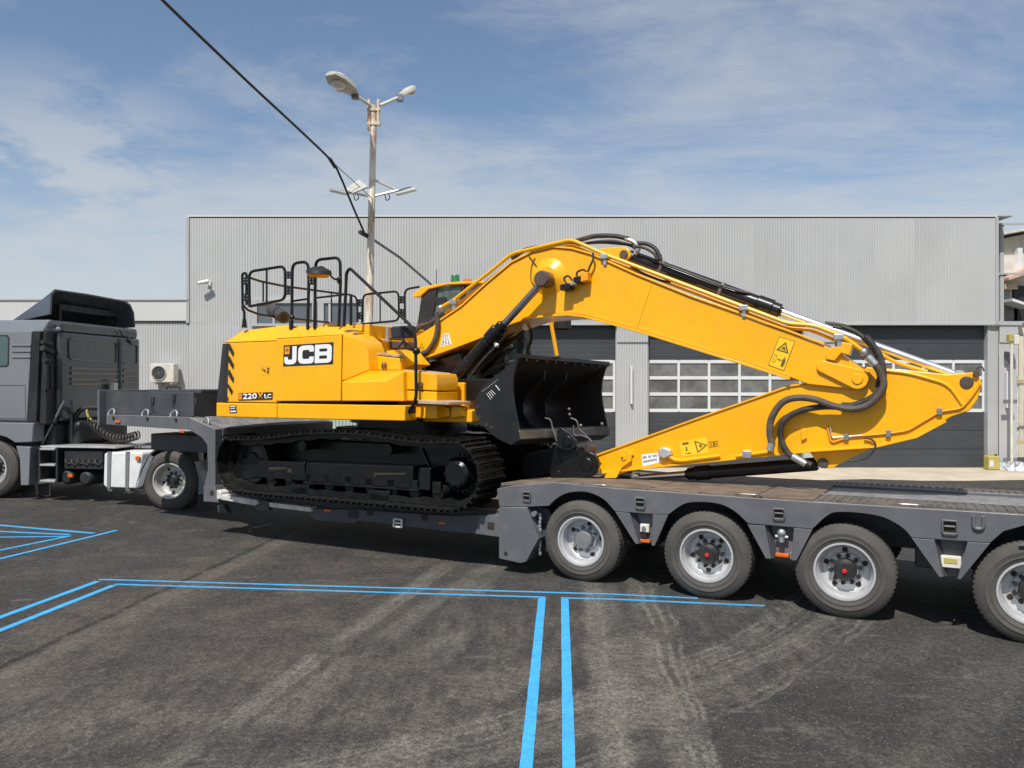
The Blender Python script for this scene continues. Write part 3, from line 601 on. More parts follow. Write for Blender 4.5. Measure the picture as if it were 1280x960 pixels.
# ------------------------------------------------------------------ street lamp and cable
LY = 17.
def WL(px, py, y=LY): return ((px-640)/990*y, y, CH+(480-py)/990*y)
sl = thing('street_lamp', 'rusty white street lamp post with two lamp heads and two solar lights', 'street lamp', None, (WL(456, 0)[0], LY, 0))
base = Vector((WL(456.5, 0)[0], LY, 0)); top = Vector(WL(467.5, 132))
MB().loft([MB().ring(base, .098, (0, 0, 1), 16), MB().ring(base*.45+top*.55, .082, (0, 0, 1), 16), MB().ring(top, .066, (0, 0, 1), 16)]).build('pole', 'rust', sl)
c = MB()
for dx, dz in ((-.1, -.55), (.1, -.45)): c.cyl(top+Vector((dx, -.04, dz)), top+Vector((dx, -.04, .12)), .035, n=10)
for dz in (-.1, -.4): c.box(top+Vector((-.14, -.08, dz-.03)), top+Vector((.14, .06, dz+.03)))
c.build('collar', 'rust', sl)
for a, b in ((WL(466, 134), WL(440, 116, LY-.5)), (WL(470, 134), WL(500, 121, LY+.4))): MB().tube([a, b], .035).build('arm', 'pale', sl)
def head(p, d, L, r, big):
    p, d = Vector(p), Vector(d).normalized(); up = Vector((0, 0, 1)); up = (up-d*up.dot(d)).normalized(); sd_ = d.cross(up)
    prof = [(0, .45, .5), (.28, .75, .75), (.3, 1., .95), (.75, 1., .8), (1., .55, .35)] if big else [(0, .5, .6), (.3, .6, .7), (.45, 1., .9), (.8, .85, .75), (1., .3, .3)]
    rings = []
    for k, w, h in prof:
        c = p+d*(L*k); rings.append([c+sd_*(r*w*x)+up*(r*h*y) for x, y in ((-1, -.25), (-.85, .35), (-.4, .75), (.4, .75), (.85, .35), (1, -.25))])
    o = MB().loft(rings).build('lamp_head', 'lamp', sl, .01)
    MB().sphere(p+d*(L*.66)-up*(r*.28), r*.62, 14, 8, (1.1, 1, .75)).build('lamp_bowl', 'lampglass', o)
    MB().box(p-Vector((.07, .07, .1)), p+Vector((.07, .07, .05))).build('socket', 'hubgrey', o, .01)
head(WL(444, 118, LY-.5), Vector(WL(412, 92, LY-1.3))-Vector(WL(444, 118, LY-.5)), .86, .225, True)
head(WL(500, 121, LY+.4), Vector(WL(526, 105, LY+.8))-Vector(WL(500, 121, LY+.4)), .52, .15, False)
for a, b in ((WL(460, 245), WL(432, 240, LY-.4)), (WL(464, 246), WL(498, 238, LY+.1)), (WL(466, 224), WL(492, 236, LY+.1))): MB().tube([a, b], .028).build('bracket', 'alu', sl)
def slab(pts, th, name, m, par):
    P = [Vector(p) for p in pts]; n_ = (P[1]-P[0]).cross(P[3]-P[0]).normalized()*th
    return MB().loft([P, [p+n_ for p in P]]).build(name, m, par, .005)
s1 = slab([WL(431, 236, LY-.5), WL(449, 224, LY-.1), WL(460, 233, LY-.4), WL(441, 241, LY-.9)], .035, 'solar_panel', 'lamp', sl)
slab([WL(412, 234, LY-.9), WL(436, 238, LY-.4), WL(436, 242, LY-.6), WL(413, 237, LY-1.1)], .05, 'flood_light', 'alu', sl)
s2 = slab([WL(494, 241, LY-.2), WL(518, 233, LY-.2), WL(520, 236, LY-.5), WL(496, 242, LY-.5)], .05, 'flood_light', 'lamp', sl)
slab([WL(496, 238, LY-.0), WL(512, 233, LY+.0), WL(519, 233.5, LY-.25), WL(503, 239, LY-.25)], .02, 'solar_panel', 'solar', s2)
for x in (444, 483): MB().tube(spline([WL(x-2, 243), WL(x, 250), WL(x+4, 248), WL(x+3, 242)]), .012, 6).build('wire', 'plastic', sl)
cb = thing('overhead_cable', 'thick black overhead cable slanting down from upper left to the lamp post', 'cable', None, WL(455, 292, 16.7))
pts = [WL(180, -24, 10.2), WL(203, 0, 10.6), WL(260, 55, 11.6), WL(320, 112, 12.8), WL(375, 163, 14.2), WL(414, 201, 15.4), WL(426, 222, 15.8), WL(441, 258, 16.3), WL(455, 290, 16.7)]
MB().tube(spline(pts, 8), .022, 8).build('cable', 'plastic', cb)
MB().tube(spline([WL(414, 201, 15.4), WL(440, 225, 16.2), WL(466, 249, 16.95)], 5), .009, 6).build('tie_wire', 'hubgrey', cb)
MB().tube([WL(412, 198, 15.32), WL(419, 209, 15.55)], .036, 8).build('splice', 'plastic', cb)
MB().tube([WL(450, 290, 16.75), WL(466, 299, 17.15)], .05, 8).build('sleeve', 'plastic', cb)
MB().tube([WL(465, 298.5, 17.15), WL(500, 322, 18.4), WL(536, 353, 19.8), WL(545, 362, 20.38)], .03, 8).build('conduit', 'hubgrey', cb)

# ------------------------------------------------------------------ lowbed trailer
tr = thing('lowbed_trailer', 'grey multi-axle lowbed trailer carrying the yellow excavator, with raised gooseneck at the front', 'trailer', TR, (0, 1.27, 0))
TL = 2.54
def Sz(pts, t=0.): return TR.sz(pts, t)
# fender plate with four wheel arches (near side), mirrored plate on the far side
SE = 6.3
top_pts = [(621, 611), (640, 607.5), (693, 603), (769, 610.5), (960, 624), (1280, 643.5)]
low = [(1280, 657), (1255, 664), (1238, 678), (1212, 723)][:0]
arch = lambda pts: pts
a1 = mp(z7, [(600, 247), (545, 190), (470, 160), (390, 165), (340, 190), (305, 222)])
a2 = mp(z7, [(1190, 300), (1130, 245), (1060, 213), (960, 205), (900, 217), (835, 262)])
a3 = mp(z8, [(780, 363), (740, 320), (660, 275), (560, 255), (450, 250), (400, 270), (340, 325)])
a4 = mp(z8, [(1280, 310), (1190, 335), (1130, 387)])
sm = lambda pts: [(p.x, p.y) for p in spline([(a, b, 0) for a, b in pts], 4)]
a1, a2, a3 = sm(a1), sm(a2), sm(a3)
poly = Sz(top_pts); e = poly[-1]; poly += [(SE, e[1]+.01)]
a4s = Sz(a4); c4 = 4.09; rev = [(2*c4-p[0]+.02, p[1]) for p in a4s[::-1]]
poly += [(SE, rev[-1][1] if False else Sz(a3)[0][1]-.0)] + [(rev[-1][0], Sz(a3)[0][1])] + rev[::-1][1:] + a4s + Sz(a3) + Sz(a2) + Sz(a1) + Sz([z7(210, 226), z7(86, 226), z7(76, 160)])
MB().prism(poly, 0, .05).build('fender_panel', 'trailer', tr, .006)
MB().prism([(p[0], p[1]-.09) for p in poly], TL-.05, TL).build('fender_panel', 'trailer', tr)
# pockets between the wheels: two wings and a recessed back plate
def pocket(tl, tr_, br, bl, k0=.28, k1=.72, far=False):
    A, B, C_, D_ = Sz([tl, tr_, br, bl]); lerp = lambda p, q, k: (p[0]+(q[0]-p[0])*k, p[1]+(q[1]-p[1])*k)
    m0, m1 = lerp(A, B, k0), lerp(A, B, k1); n0, n1 = lerp(D_, C_, .18), lerp(D_, C_, .84)
    MB().prism([(A[0], A[1]-.004), (m0[0], m0[1]-.004), n0, D_], .004, .046).build('fender_wing', 'trailer', tr, .004)
    MB().prism([(m1[0], m1[1]-.004), (B[0], B[1]-.004), C_, n1], .004, .046).build('fender_wing', 'trailer', tr, .004)
    MB().prism([m0, m1, n1, n0], .11, .14).build('pocket_plate', 'trailer', tr)
    MB().hexa([(m0[0], .046, m0[1]), (m0[0]+.012, .046, m0[1]), (n0[0]+.012, .046, n0[1]), (n0[0], .046, n0[1])], [(m0[0]+.03, .11, m0[1]), (m0[0]+.045, .11, m0[1]), (n0[0]+.045, .11, n0[1]), (n0[0]+.03, .11, n0[1])]).build('pocket_side', 'trailerdark', tr)
    return n0, n1, m0, m1
p1 = pocket(z7(600, 247), z7(835, 262), z7(775, 400), z7(690, 390))
p2 = pocket(z8(50, 303), z8(340, 325), z8(268, 466), z8(132, 456))
p3 = pocket(z8(780, 363), z8(1130, 387), z8(1000, 549), z8(903, 538), .3, .72)
def lamp_box(pts, m, t0=.03, t1=.11, name='side_marker', bev=.008):
    P = Sz(pts); xs_, zs_ = [p[0] for p in P], [p[1] for p in P]
    return MB().box((min(xs_), t0, min(zs_)), (max(xs_), t1, max(zs_))).build(name, m, tr, bev)
o = lamp_box(mp(z7, [(700, 372), (748, 392)]), 'orange', .05, .11)
o = lamp_box(mp(z7, [(704, 305), (744, 345)]), 'pale', .05, .11, 'valve_box'); 
q = Sz([z7(722, 325)])[0]; MB().cyl((q[0], .03, q[1]), (q[0], .05, q[1]), .022, n=12).build('knob', 'hubgrey', o)
q = Sz([z7(722, 356)])[0]; MB().cyl((q[0], .05, q[1]), (q[0], .11, q[1]), .03, n=12).build('coupling', 'plastic', tr)
lamp_box(mp(z8, [(170, 435), (232, 458)]), 'orange', .05, .11); lamp_box(mp(z8, [(234, 433), (244, 466)]), 'hubgrey', .06, .11, 'lamp_bracket')
q = Sz([z8(200, 358)])[0]
MB().cyl((q[0], .04, q[1]+.07), (q[0], .04, q[1]-.06), .028, n=10).sphere((q[0], .04, q[1]+.03), .045, 10, 6).cyl((q[0]-.06, .05, q[1]-.01), (q[0]+.06, .05, q[1]-.01), .018, n=8).build('air_coupling', 'steel', tr)
o = lamp_box(mp(z8, [(910, 447), (1003, 508)]), 'pale', .05, .11, 'work_lamp'); P_ = Sz(mp(z8, [(925, 458), (985, 485)])); MB().box((P_[0][0], .045, P_[1][1]), (P_[1][0], .051, P_[0][1])).build('lens', 'olive', o)
# lashing points
def lash(pts, t=-.002):
    P = Sz(pts); x0, x1 = min(p[0] for p in P), max(p[0] for p in P); za, zb = min(p[1] for p in P), max(p[1] for p in P)
    o = MB().box((x0, t-.001, za), (x1, t+.004, zb)).build('lashing_recess', 'gap', tr); f = MB()
    w = (x1-x0)*.13
    f.tube(fillet([(x0, t-.02, zb), (x1, t-.02, zb), (x1, t-.02, za), (x0, t-.02, za), (x0, t-.02, zb)], .015), w*.55, 8)
    f.tube([(x0+w, t-.018, za+(zb-za)*.55), (x1-w, t-.018, za+(zb-za)*.55)], w*.6, 8)
    f.build('lashing_ring', 'trailer', o)
for pts in ([z7(194, 158), z7(226, 198)], [z7(694, 184), z7(734, 230)], [z8(168, 232), z8(216, 280)], [z8(918, 284), z8(982, 346)]): lash(pts)
P_ = Sz(mp(z8, [(1055, 265), (1100, 325)])); MB().tube(fillet([(P_[0][0], -.015, P_[0][1]), (P_[0][0], -.015, P_[1][1]), (P_[1][0], -.015, P_[1][1]), (P_[1][0], -.015, P_[0][1])], .05), .015).build('lashing_ring', 'trailer', tr)
# front skirt box ahead of the first wheel
sk = Sz(mp(z7, [(86, 228), (210, 228), (262, 368), (207, 470), (180, 476), (86, 455)]))
MB().prism(sk, -.012, .30).build('skirt_box', 'trailer', tr, .008)
q = Sz([z7(117, 433)])[0]; MB().cyl((q[0], -.016, q[1]), (q[0], -.01, q[1]), .025, n=14).build('hole', 'gap', tr)
P_ = Sz(mp(z7, [(213, 232), (272, 250), (292, 300), (300, 425), (258, 438), (262, 368)])); MB().prism(P_, .2, .26).build('bracket_plate', 'trailerdark', tr, .004)
q = Sz([z7(238, 258)], -.0)[0]; MB().cyl((q[0], -.0, q[1]), (q[0], .05, q[1]), .03, n=12).build('bolt', 'hubgrey', tr)
ch = MB()
for i in range(11): q = Sz([z7(266+2*math.sin(i*1.9), 262+i*17)], .10)[0]; ch.sphere((q[0], .10, q[1]), .022, 8, 5, (1, .6, 1.3))
ch.build('chain', 'steel', tr)
# deck over the bogie
SD = -1.02
MB().prism([(SD, .99), (-.35, 1.03), (SE, 1.035), (SE, .99), (-.35, .985), (SD, .94)], .055, TL-.055).prism([(SD+.02, .945), (-.35, .98), (SE, .98), (SE, .74), (SD+.02, .74)], .62, TL-.62).tilt().build('bogie_frame', 'trailerdark', tr)
for i in range(12):
    a = -.35+(SE+.35)*i/12; b = -.35+(SE+.35)*(i+1)/12
    if b > 2.45: break
    MB().box((a+.004, .06, 1.036), (b-.004, 1.27-.005, 1.068+.003*(i % 2))).tilt().build('deck_plate', 'deck', tr, .004)
    MB().box((a+.004, 1.27+.005, 1.036), (b-.004, TL-.06, 1.070-.003*(i % 2))).tilt().build('deck_plate', 'deck', tr, .004)
MB().prism([(SD+.01, .995), (-.36, 1.036), (-.36, 1.069), (SD+.01, 1.028)], .06, TL-.06).tilt().build('ramp_plate', 'deck', tr, .004)
d = a
for t0, t1 in ((.06, .62), (1.92, TL-.06)):
    n0 = 22
    o = MB().box((d, t0, 1.036), (SE, t1, 1.060)).tilt().build('tread_plate', 'tread', tr)
    b_ = MB()
    for k in range(48):
        s_ = d+.03+k*.078
        for j in range(4): b_.box((s_, t0+.03+j*.135, 1.061), (s_+.045, t0+.115+j*.135, 1.072))
    tag(b_.tilt().build('tread_bars', 'tread', o), kind='stuff')
MB().box((d, .64, 1.036), (SE, .70, 1.075)).tilt().build('deck_rail', 'trailer', tr, .004); MB().box((d, 1.84, 1.036), (SE, 1.90, 1.075)).tilt().build('deck_rail', 'trailer', tr, .004)
MB().box((d, .705, 1.0), (SE, 1.835, 1.045)).tilt().build('deck_well', 'trailer', tr)
for k, s_ in enumerate((.05, .12, 1.72, 3.16)):
    MB().tube(fillet([(s_-.05, .03, 1.075), (s_, .015, 1.083), (s_+.16, .02, 1.083), (s_+.21, .05, 1.075)], .03), .007, 6).build('lashing_eye', 'worn', tr)
# wheels
def tyre_prof(Ro, Ri, W_): 
    g = .018
    return [(Ri, .02), (Ri+.03, .0), (Ri+.045, -.004), (Ri+.05, -.011), (Ri+.058, -.011), (Ri+.063, -.006), (Ri+.10, -.012), (Ro-.092, -.007), (Ro-.085, -.012), (Ro-.078, -.005), (Ro-.03, .012), (Ro-.006, .034), (Ro, .05), (Ro, .085), (Ro-g, .088), (Ro-g, .100), (Ro, .103), (Ro, .145), (Ro-g, .148), (Ro-g, .16), (Ro, .163), (Ro, W_-.085), (Ro-g, W_-.082), (Ro-g, W_-.07), (Ro, W_-.067), (Ro-.006, W_-.034), (Ro-.03, W_-.012), (Ro-.1, W_), (Ri+.05, W_-.0), (Ri, W_-.03)]
def make_wheel(par, loc, Ro, Ri, W_, style, nuts=10):
    """axis along +y, outer face at y=0; the wheel mesh is the rim"""
    prof = [(Ri+.012, .012), (Ri+.012, .0), (Ri-.006, .0), (Ri-.012, .025), (Ri-.028, .045), (Ri-.034, .085), (Ri-.04, .155), (Ri-.060, .174), (.165, .178), (.15, .15), (.0, .15)]
    w = MB().lathe(prof, (0, 0, 0), (0, 1, 0), 40, False).build('wheel', 'rim' if style != 'drive' else 'rimtruck', par, loc=loc, local=True, ang=28)
    ty = MB().lathe(tyre_prof(Ro, Ri, W_), (0, 0, 0), (0, 1, 0), 56, False).build('tyre', 'rubber', w, local=True, ang=24)
    tb = MB()
    for k in range(60):                                      # shoulder sipes
        a = 2*math.pi*k/60; ca, sa = math.cos(a), math.sin(a); cb, sb = math.cos(a+.045), math.sin(a+.045)
        for y0, y1 in ((.030, .082), (W_-.082, W_-.030)):
            r0, r1 = Ro-.012, Ro+.004
            tb.loft([[(r0*ca, y0, r0*sa), (r0*cb, y0, r0*sb), (r1*cb, y0+.012, r1*sb), (r1*ca, y0+.012, r1*sa)], [(r0*ca, y1, r0*sa), (r0*cb, y1, r0*sb), (r1*cb, y1-.004, r1*sb), (r1*ca, y1-.004, r1*sa)]])
    tag(tb.build('tread_blocks', 'rubber', w, local=True), kind='stuff')
    hl = MB()
    for k in range(5):
        a = 2*math.pi*k/5+.3; r = Ri-.083; hl.cyl((r*math.cos(a), .168, r*math.sin(a)), (r*math.cos(a), .1735, r*math.sin(a)), .026, n=12)
    tag(hl.build('hand_hole', 'gap', w, local=True), kind='stuff')
    nb = MB()
    for k in range(nuts):
        a = 2*math.pi*k/nuts+.1; r = .132; nb.cyl((r*math.cos(a), .152, r*math.sin(a)), (r*math.cos(a), .108, r*math.sin(a)), .022, .019, 8)
    tag(nb.build('wheel_nut', 'hubgrey' if style == 'grey' else 'hub', w, local=True), kind='stuff')
    if style == 'grey': MB().lathe([(.10, .149), (.10, .085), (.088, .067), (.0, .065)], (0, 0, 0), (0, 1, 0), 24, False).build('hub', 'hubgrey', w, local=True)
    else:
        MB().lathe([(.105, .149), (.105, .085), (.095, .073), (.085, .065), (.07, .04), (.0, .038)], (0, 0, 0), (0, 1, 0), 24, False).build('hub', 'hub', w, local=True)
        if style == 'red': MB().lathe([(.022, .04), (.022, .028), (.017, .022), (.0, .021)], (0, 0, 0), (0, 1, 0), 14, False).build('hub_cap', 'red', w, local=True)
    return w
RO = .445
def dup_wheel(w, par, loc, rot=(0, 0, 0)):
    c = share(w, par, loc, rot)
    for ch_ in [x for x in sc.objects if x.parent == w]: share(ch_, c, (0, 0, 0))
    return c
protos = {}
for k, (s_, st) in enumerate(((0, 'grey'), (1.385, 'red'), (2.69, 'red'), (4.19, 'red'), (5.42, 'red'))):
    wx, wy = TR.world(s_, .1); zc = gz(wx, wy)+RO
    loc = (s_, .028-1.27, zc)
    if st not in protos: w = protos[st] = make_wheel(tr, loc, RO, .262, .315, st)
    else: w = dup_wheel(protos[st], tr, loc)
    w.rotation_euler = (0, .5*k+.2, 0)
    dup_wheel(protos[st], tr, (s_, TL-.028-1.27, gz(*TR.world(s_, 2.4))+RO), (0, 0, math.pi))
    MB().cyl((s_, .16, zc), (s_, TL-.16, zc), .08, n=12).build('axle', 'trailerdark', tr)
MB().box((-.9, .75, .55), (SE, TL-.75, .80)).build('spine_beam', 'trailerdark', tr)
for s_ in (.7, 2.03, 3.38, 4.75): MB().box((s_-.1, .34, .45), (s_+.1, .74, .80)).build('suspension_bracket', 'trailerdark', tr, .02)
# low bed
q0, q1 = Sz([(275, 634)])[0], Sz([(620, 668)])[0]
bedlow = Sz([(640, 669), (556, 664), (430, 650), (424, 656), (390, 652), (384, 644), (384, 636)])
MB().box((-5.6, .20, .50), (-1.0, TL-.20, .665)).build('bed_frame', 'trailerdark', tr)
MB().prism(Sz([(640, 643), (640, 672), (556, 664.5), (447, 651), (440, 655), (392, 650.5), (385, 645), (385, 636.5), (440, 637), (560, 645)]), .02, .06).build('side_rail', 'trailerdark', tr, .006)
MB().prism(Sz([(598, 646), (640, 642.5), (640, 674), (594, 667.5)]), .012, .30).build('bed_end_plate', 'trailer', tr, .006)
for i in range(10):
    a = -5.5+4.4*i/10; MB().box((a+.004, .22, .666), (a+.436, TL-.22, .690)).build('bed_plank', 'deck', tr, .004)
for pts in ([zA(110, 625), zA(200, 640), zA(420, 672), zA(432, 700), zA(405, 718), zA(120, 668)], [zA(515, 690), zA(560, 695), zA(850, 730), zA(860, 765), zA(830, 765), zA(525, 728)]):
    MB().prism(Sz(pts, -.02), -.02, .1).build('outrigger', 'whiterail', tr, .008)
MB().prism(Sz([zA(100, 590), zA(135, 610), zA(140, 660), zA(100, 670)], -.03), -.03, .12).build('hinge_lug', 'whiterail', tr, .01)
MB().prism(Sz([zA(430, 670), zA(510, 680), zA(520, 760), zA(400, 745)], .02), .02, .1).build('bracket_plate', 'trailerdark', tr, .01)
lamp_box([zA(955, 745), zA(1012, 770)], 'orange', .004, .02); lamp_box([zB(690, 848), zB(745, 870)], 'orange', .004, .02)
for c in ((135, 772), (575, 812)):
    q = Sz([zB(*c)])[0]; MB().cyl((q[0], .012, q[1]), (q[0], .0195, q[1]), .045, n=16).build('hole', 'gap', tr)
P_ = Sz([zB(343, 822), zB(405, 888)]); x0, zb_, x1, za_ = P_[0][0], P_[0][1], P_[1][0], P_[1][1]
MB().tube(fillet([(x0, -.02, zb_), (x1, -.02, zb_), (x1, -.02, za_), (x0, -.02, za_), (x0, -.02, zb_)], .01), .014, 8).tube([(x0, -.02, (za_+zb_)/2), (x1, -.02, (za_+zb_)/2)], .012).build('lashing_ring', 'whiterail', tr)
P_ = Sz([zB(1082, 850), zB(1135, 910)]); MB().box((P_[0][0], .006, P_[1][1]), (P_[1][0], .0115, P_[0][1])).build('lashing_recess', 'gap', tr)
P_ = Sz([zA(1150, 755), zA(1225, 822)]); MB().box((P_[0][0], .006, P_[1][1]), (P_[1][0], .019, P_[0][1])).build('rail_lock', 'plastic', tr, .006)
P_ = Sz([zA(105, 715), zA(150, 705), zA(190, 778), zA(110, 775)], .3); MB().prism(P_, .3, .4).build('support_foot', 'trailerdark', tr, .01)
# gooseneck
gl = lambda pts, t=0.: TR.sz(pts, t)
MB().prism(gl(mp(z1, [(398, 535), (705, 545), (708, 592), (398, 572)])), 0, .09).build('gooseneck_rail', 'trailer', tr, .006)
MB().prism(gl(mp(z1, [(398, 535), (705, 545), (708, 592), (398, 572)])), TL-.09, TL).build('gooseneck_rail', 'trailer', tr, .006)
MB().prism(gl(mp(z1, [(706, 546), (806, 590), (806, 800), (765, 800), (778, 742), (776, 650), (757, 622), (707, 590)])), 0.004, .12).build('gooseneck_leg', 'trailer', tr, .006)
MB().prism(gl(mp(z1, [(706, 546), (806, 590), (806, 800), (765, 800), (778, 742), (776, 650), (757, 622), (707, 590)])), TL-.12, TL-.004).build('gooseneck_leg', 'trailer', tr, .006)
MB().prism(gl(mp(z1, [(765, 801), (808, 801), (822, 864), (765, 860)])), -.01, .2).build('gooseneck_foot', 'trailer', tr, .006)
q = gl([z1(797, 828)])[0]; MB().cyl((q[0], -.014, q[1]), (q[0], -.008, q[1]), .04, n=16).build('hole', 'gap', tr)
gp = gl(mp(z1, [(704, 545), (806, 588)])); 
MB().prism([(gp[0][0], gp[0][1]), (gp[1][0], gp[1][1]), (gp[1][0], gp[1][1]-.04), (gp[0][0], gp[0][1]-.04)], .125, TL-.125).build('gooseneck_slope', 'trailer', tr)
MB().prism([(gp[1][0]-.05, gp[1][1]-.0), (gp[1][0]+.02, gp[1][1]), (gp[1][0]+.02, .75), (gp[1][0]-.05, .75)], .13, TL-.13).build('bulkhead', 'trailer', tr)
g0 = gl(mp(z1, [(398, 535)]))[0]
MB().box((g0[0], .1, g0[1]-.16), (gp[0][0]-.01, TL-.1, g0[1]-.02)).build('gooseneck_deck', 'trailerdark', tr)
MB().box((-7.9, .7, 1.10), (-6.0, 1.84, 1.37)).build('kingpin_plate', 'trailerdark', tr, .02)
# storage box sides on the gooseneck
bx0 = gl(mp(z1, [(395, 447), (525, 447), (840, 460), (840, 540), (395, 535)]), .12)
xm = gp[0][0]-.02
MB().prism([(bx0[0][0], bx0[0][1]), (xm, bx0[0][1]-.01), (xm, g0[1]+.0), (bx0[0][0], g0[1])], .12, .16).build('box_side', 'trailerdark', tr, .005)
MB().prism([(bx0[0][0], bx0[0][1]), (xm, bx0[0][1]-.01), (xm, g0[1]+.0), (bx0[0][0], g0[1])], TL-.16, TL-.12).build('box_side', 'trailerdark', tr)
MB().box((bx0[0][0]-.03, 0, g0[1]-.17), (bx0[0][0]+.02, TL, bx0[0][1]+.02)).build('headboard', 'trailer', tr, .006)
MB().box((bx0[1][0]-.05, .3, bx0[0][1]-.03), (xm-.05, TL-.3, bx0[0][1]+.03)).build('box_lid', 'trailerdark', tr, .01)
rb = gl(mp(z1, [(690, 452), (850, 456), (850, 542), (690, 542)]), 1.35); MB().prism(rb, 1.35, 1.39).build('box_side', 'trailerdark', tr, .005)
MB().box((xm-.04, .161, g0[1]), (xm, 1.349, bx0[0][1]-.03)).build('box_end', 'trailerdark', tr)
qa, qb = gl(mp(z1, [(625, 440), (675, 440)]), .5); MB().tube(fillet([(qa[0], .5, qa[1]-.04), (qa[0], .5, qa[1]+.04), (qb[0], .5, qa[1]+.04), (qb[0], .5, qa[1]-.04)], .03), .014).build('lid_handle', 'plastic', tr)
for c in ((575, 480), (655, 470), (735, 485)):
    q = gl([z1(*c)], .12)[0]; MB().box((q[0]-.03, .09, q[1]-.05), (q[0]+.03, .119, q[1]+.05)).cyl((q[0], .08, q[1]+.05), (q[0], .08, q[1]-.14), .012, n=8).build('latch', 'trailerdark', tr, .004)
for c in ((418, 530), (545, 533), (652, 537), (770, 565)):
    q = gl([z1(*c)], .05)[0]; MB().tube([(q[0]+.07*math.cos(a), .05+.02*math.sin(a), q[1]+.07*math.sin(a)) for a in [math.pi*k/8-.2 for k in range(11)]], .014, 8).build('lashing_ring', 'steel', tr)
    q = gl([z1(c[0]+9, c[1]+17)], 0)[0]; MB().cyl((q[0], -.02, q[1]), (q[0], .0, q[1]), .022, n=10).build('ring_bolt', 'plastic', tr) if c[0] < 700 else None
for pts in ([z1(434, 556), z1(452, 566)], [z1(676, 593), z1(694, 603)]):
    P_ = gl(pts); MB().box((P_[0][0], -.02, P_[1][1]), (P_[1][0], -.001, P_[0][1])).build('side_marker', 'orange', tr, .005)

# ------------------------------------------------------------------ tractor
tk = thing('tractor_truck', 'dark grey two-axle tractor unit with sleeper cab and roof deflector, hitched to the trailer', 'truck', TK, (-1.8, 1.22, .0))
K = lambda pts, t=0.: TK.sz(pts, t)
KS = lambda p, s: TK.s(p[0], p[1], s)[1:]
TF = TK.s(*zC(990, 480), -2.36)[1]; CW = TF+.06
# cab shell
cabp = K(mp(z1, [(0, 176), (150, 176), (150, 220), (128, 222), (106, 560), (0, 557)]))
sF = -4.75; sR = -2.36
zlo, zhi = 1.44, 3.28
MB().box((sF, .02, zlo), (sR-.22, CW-.02, zhi-.18)).build('cab_body', 'truck', tk, .05)
MB().hexa([(sF+.02, .01, zhi-.18), (sR-.10, .01, zhi-.18), (sR-.10, CW-.01, zhi-.18), (sF+.02, CW-.01, zhi-.18)], [(sF+.1, .09, zhi+.06), (sR-.02, .10, zhi+.06), (sR-.02, CW-.1, zhi+.06), (sF+.1, CW-.09, zhi+.06)]).build('cab_roof', 'truck', tk, .04)
P_ = K(mp(z1, [(0, 222), (124, 222), (105, 558), (0, 556)])); MB().prism([(sF+.03, P_[0][1]), P_[1], P_[2], (sF+.03, P_[3][1])], -.03, .03).build('side_panel', 'truck', tk, .02)
for y in (300, 322, 344):
    a, b = K(mp(z1, [(46, y-24), (116, y-24)]), -.03); MB().tube([(a[0], -.035, a[1]), (b[0], -.035, b[1])], .014, 8).build('pressing', 'truck', tk)
a, b = K(mp(z1, [(-40, 425), (95, 550)]), -.03); MB().tube([(a[0], -.03, a[1]), (b[0], -.03, a[1]), (b[0], -.03, b[1]), (a[0], -.03, b[1])], .006, 6).build('locker_seam', 'gap', tk)
P_ = K(mp(z1, [(-60, 236), (28, 236), (36, 246), (34, 348), (26, 356), (-60, 358)]), -.03); o = MB().prism(P_, -.036, -.0).build('side_window', 'plastic', tk, .004)
P_ = K(mp(z1, [(-56, 241), (24, 241), (31, 249), (29, 345), (22, 351), (-56, 353)]), -.036); MB().prism(P_, -.040, -.037).build('pane', 'truckglass', o)
gp_ = K(mp(z1, [(126, 222), (152, 222), (138, 562), (106, 560)])); MB().prism(gp_, -.02, .12).build('intake_grille', 'plastic', tk, .01)
for k in range(26):
    y = 250+k*7.6; a, b = K([z1(127-(y-222)*.055, y), z1(144-(y-222)*.04, y)], -.02); 
    if k % 1 == 0: MB().box((a[0], -.027, a[1]-.006), (b[0], -.019, a[1]+.006)).build('louvre', 'plastic', tk)
MB().box((sR-.215, .05, 1.45), (sR-.06, .36, 3.12)).build('intake_recess', 'plastic', tk, .03)
for (x0, y0, x1, y1, r) in ((165, 285, 205, 300, .05), (172, 330, 195, 330, .05), (180, 345, 180, 440, .045), (197, 350, 197, 440, .04), (165, 262, 200, 270, .04)):
    a, b = TK.s(*z1(x0, y0), sR), TK.s(*z1(x1, y1), sR); MB().tube([(sR-.04, a[1], a[2]), (sR-.04, b[1], b[2]+.001)], r, 8).build('intake_duct', 'plastic', tk)
# rear wall with pressings
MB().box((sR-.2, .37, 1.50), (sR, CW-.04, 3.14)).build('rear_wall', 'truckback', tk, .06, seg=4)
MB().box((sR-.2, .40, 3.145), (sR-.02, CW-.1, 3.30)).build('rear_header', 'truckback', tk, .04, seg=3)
def rw(x0, y0, x1, y1, name, m, d0, d1, bev=.02):
    a, b = TK.s(*zC(x0, y0), sR), TK.s(*zC(x1, y1), sR); return MB().box((sR-d0, a[1], b[2]), (sR+d1, b[1], a[2])).build(name, m, tk, bev)
def rr(pts, r): return [TK.s(*zC(*p), sR) for p in pts]
def framed(x0, y0, x1, y1, dy):
    P_ = [TK.s(*zC(*p), sR+.01) for p in ((x0, y0), (x1, y0+dy), (x1, y1+dy), (x0, y1))]
    MB().tube(fillet(P_, .08, 5, True)+[fillet(P_, .08, 5, True)[0]], .018, 8).build('rear_pressing', 'truckback', tk)
framed(425, 465, 805, 630, 35); framed(850, 505, 970, 665, 12)
